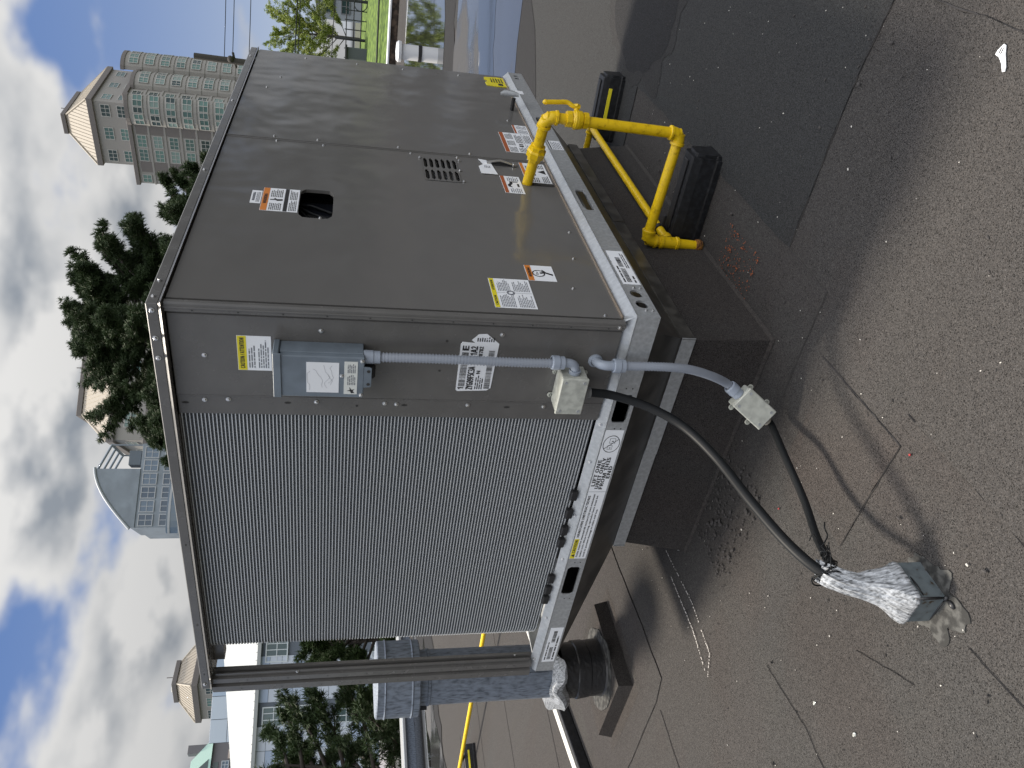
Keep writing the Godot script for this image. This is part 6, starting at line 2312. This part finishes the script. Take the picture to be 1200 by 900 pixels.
func leafy(label: String, at: Vector3, height: float, spread: float, sd: int, tone: Color, limbs: int, dens: int, called := "leafy_tree", leaf := 0.055, base := 0.25) -> void:
	var r := RandomNumberGenerator.new()
	r.seed = sd
	var t := thing(called, label, "tree" if called == "leafy_tree" else "shrub", at)
	var bark := mk("bark_grey", lin(0.075, 0.065, 0.055), 0.95)
	var lmat := mk("leaf_%d" % sd, tone, 0.6, 0.0, 0.35)
	lmat.backlight_enabled = true
	lmat.backlight = Color(tone.r * 0.45, tone.g * 0.5, tone.b * 0.2)
	var m := M.new()
	m.tube([at, at + Vector3(0.05, height * 0.35, 0.02), at + Vector3(0.0, height * 0.75, 0.1)], [0.022 * height, 0.016 * height, 0.004 * height], 8)
	obj("trunk", m, bark, t)
	var lm := M.new()
	var xf := []
	for i in limbs:
		var u := (i + r.randf()) / limbs
		var o := at + Vector3(0.02, height * lerpf(base, 0.80, u), 0.04)
		var a := i * 2.39996 + r.randf_range(-0.4, 0.4)
		var d := Vector3(cos(a), 0, sin(a))
		var ln := spread * r.randf_range(0.6, 1.0) * (1.0 - 0.45 * u)
		var tip := o + d * ln + Vector3(0, height * r.randf_range(0.18, 0.32), 0)
		var mid := o.lerp(tip, 0.5) - Vector3(0, 0.06 * ln, 0)
		lm.tube([o, mid, tip], [0.010 * height * 0.6, 0.006 * height * 0.6, 0.01], 6)
		for b in 9:
			var v := lerpf(0.25, 1.0, (b + r.randf()) / 9.0)
			var bp := o.lerp(mid, v * 2.0) if v < 0.5 else mid.lerp(tip, v * 2.0 - 1.0)
			var bd := (d.rotated(Vector3.UP, r.randf_range(-1.3, 1.3)) + Vector3(0, r.randf_range(0.1, 1.3), 0)).normalized()
			var bl := spread * r.randf_range(0.15, 0.42)
			lm.tube([bp, bp + bd * bl], [0.014, 0.006], 4)
			for k in dens:
				var q := bp + bd * bl * r.randf_range(0.2, 1.05) + Vector3(r.randf_range(-1, 1), r.randf_range(-1, 1), r.randf_range(-1, 1)) * leaf * 1.7
				var bs := Basis(Vector3(r.randf_range(-1, 1), r.randf_range(-1, 1), r.randf_range(-1, 1)).normalized(), r.randf() * TAU)
				var s := r.randf_range(0.7, 1.3)
				xf.append(Transform3D(bs.scaled(Vector3(s, s, s)), q))
	var lo := obj("limbs", lm, bark, t)
	lo.set_meta("kind", "stuff")
	var lf := M.new()
	for k in 3:
		var b := Basis(Vector3(0.2, 1, 0.1 * k).normalized(), k * 2.1)
		lf.quad(b * Vector3(0, 0, 0), b * Vector3(leaf * 0.45, 0.01, leaf * 0.8), b * Vector3(0, 0, leaf * 1.9), b * Vector3(-leaf * 0.45, 0.015, leaf * 0.8))
	swarm(t, "leaves", lf.mesh(Vector3.ZERO, lmat), xf)

func build_trees() -> void:
	var pine_tone := lin(0.030, 0.050, 0.018)
	pine("large dark pine rising behind the middle of the rooftop unit", far(-33.0, 27.0), high(17.3, 27.0) - GY, 5.0, 5.9, 120, 601, pine_tone, 0.60, 36)
	pine("short dark pine showing just above the unit's lid, left of the large pine", far(-40.3, 31.0), high(12.6, 31.0) - GY, 5.0, 3.4, 56, 604, pine_tone, 0.6, 34)
	pine("dark pine tip showing above the unit's lid at the foot of the right hand tower", far(-24.6, 33.0), high(12.2, 33.0) - GY, 5.0, 3.0, 44, 605, pine_tone, 0.6, 30)
	# unseen pines added to darken the long side, mirrored and blocking sky
	var big: Node3D = get_node("pine_tree")
	var spots := [[24.0, 30.0, "added pine out of view right, nearest to the water"], [32.0, 27.0, "added pine out of view right, second of the row from the water"], [41.0, 29.0, "added pine out of view right, third of the row from the water"], [51.0, 27.0, "added pine out of view right, fourth of the row from the water"], [62.0, 30.0, "added pine out of view right, last of the row"]]
	for q in spots:
		var c := big.duplicate()
		c.name = numbered(self, "pine_tree")
		add_child(c, true)
		c.position = far(q[0], q[1])
		c.rotation.y = q[0]
		tag(c, q[2], "tree", "added pines out of view to the right")
	pine("broad dark green pine at the far left beyond the roof edge", far(-63.0, 19.0), high(4.2, 19.0) - GY, 1.4, 3.7, 44, 602, pine_tone, 0.6, 20, 0.85)
	pine("smaller dark pine showing in the gap beside the unit's left post", far(-55.0, 24.0), high(1.9, 24.0) - GY, 1.0, 2.6, 46, 603, lin(0.034, 0.056, 0.018), 0.6, 30, 0.9)
	leafy("sparse tree with pale new leaves beyond the right end of the unit", far(-13.4, 95.0, 0.1), high(4.9, 95.0) - 0.1, 4.6, 611, lin(0.20, 0.24, 0.055), 22, 46, "leafy_tree", 0.10, 0.16)
	leafy("bare branched tree with few pale leaves at the right edge of picture", far(-10.2, 99.0, 0.1), high(4.2, 99.0) - 0.1, 4.4, 612, lin(0.17, 0.21, 0.06), 18, 22, "leafy_tree", 0.10, 0.2)
	leafy("low bright green shrub below the left pine", far(-60.5, 15.5), 3.4, 1.5, 613, lin(0.06, 0.12, 0.02), 14, 40, "shrub", 0.05)
	leafy("round green shrub left of the vent stack cap", far(-58.2, 16.5), 4.4, 1.5, 614, lin(0.055, 0.10, 0.02), 14, 40, "shrub", 0.05)
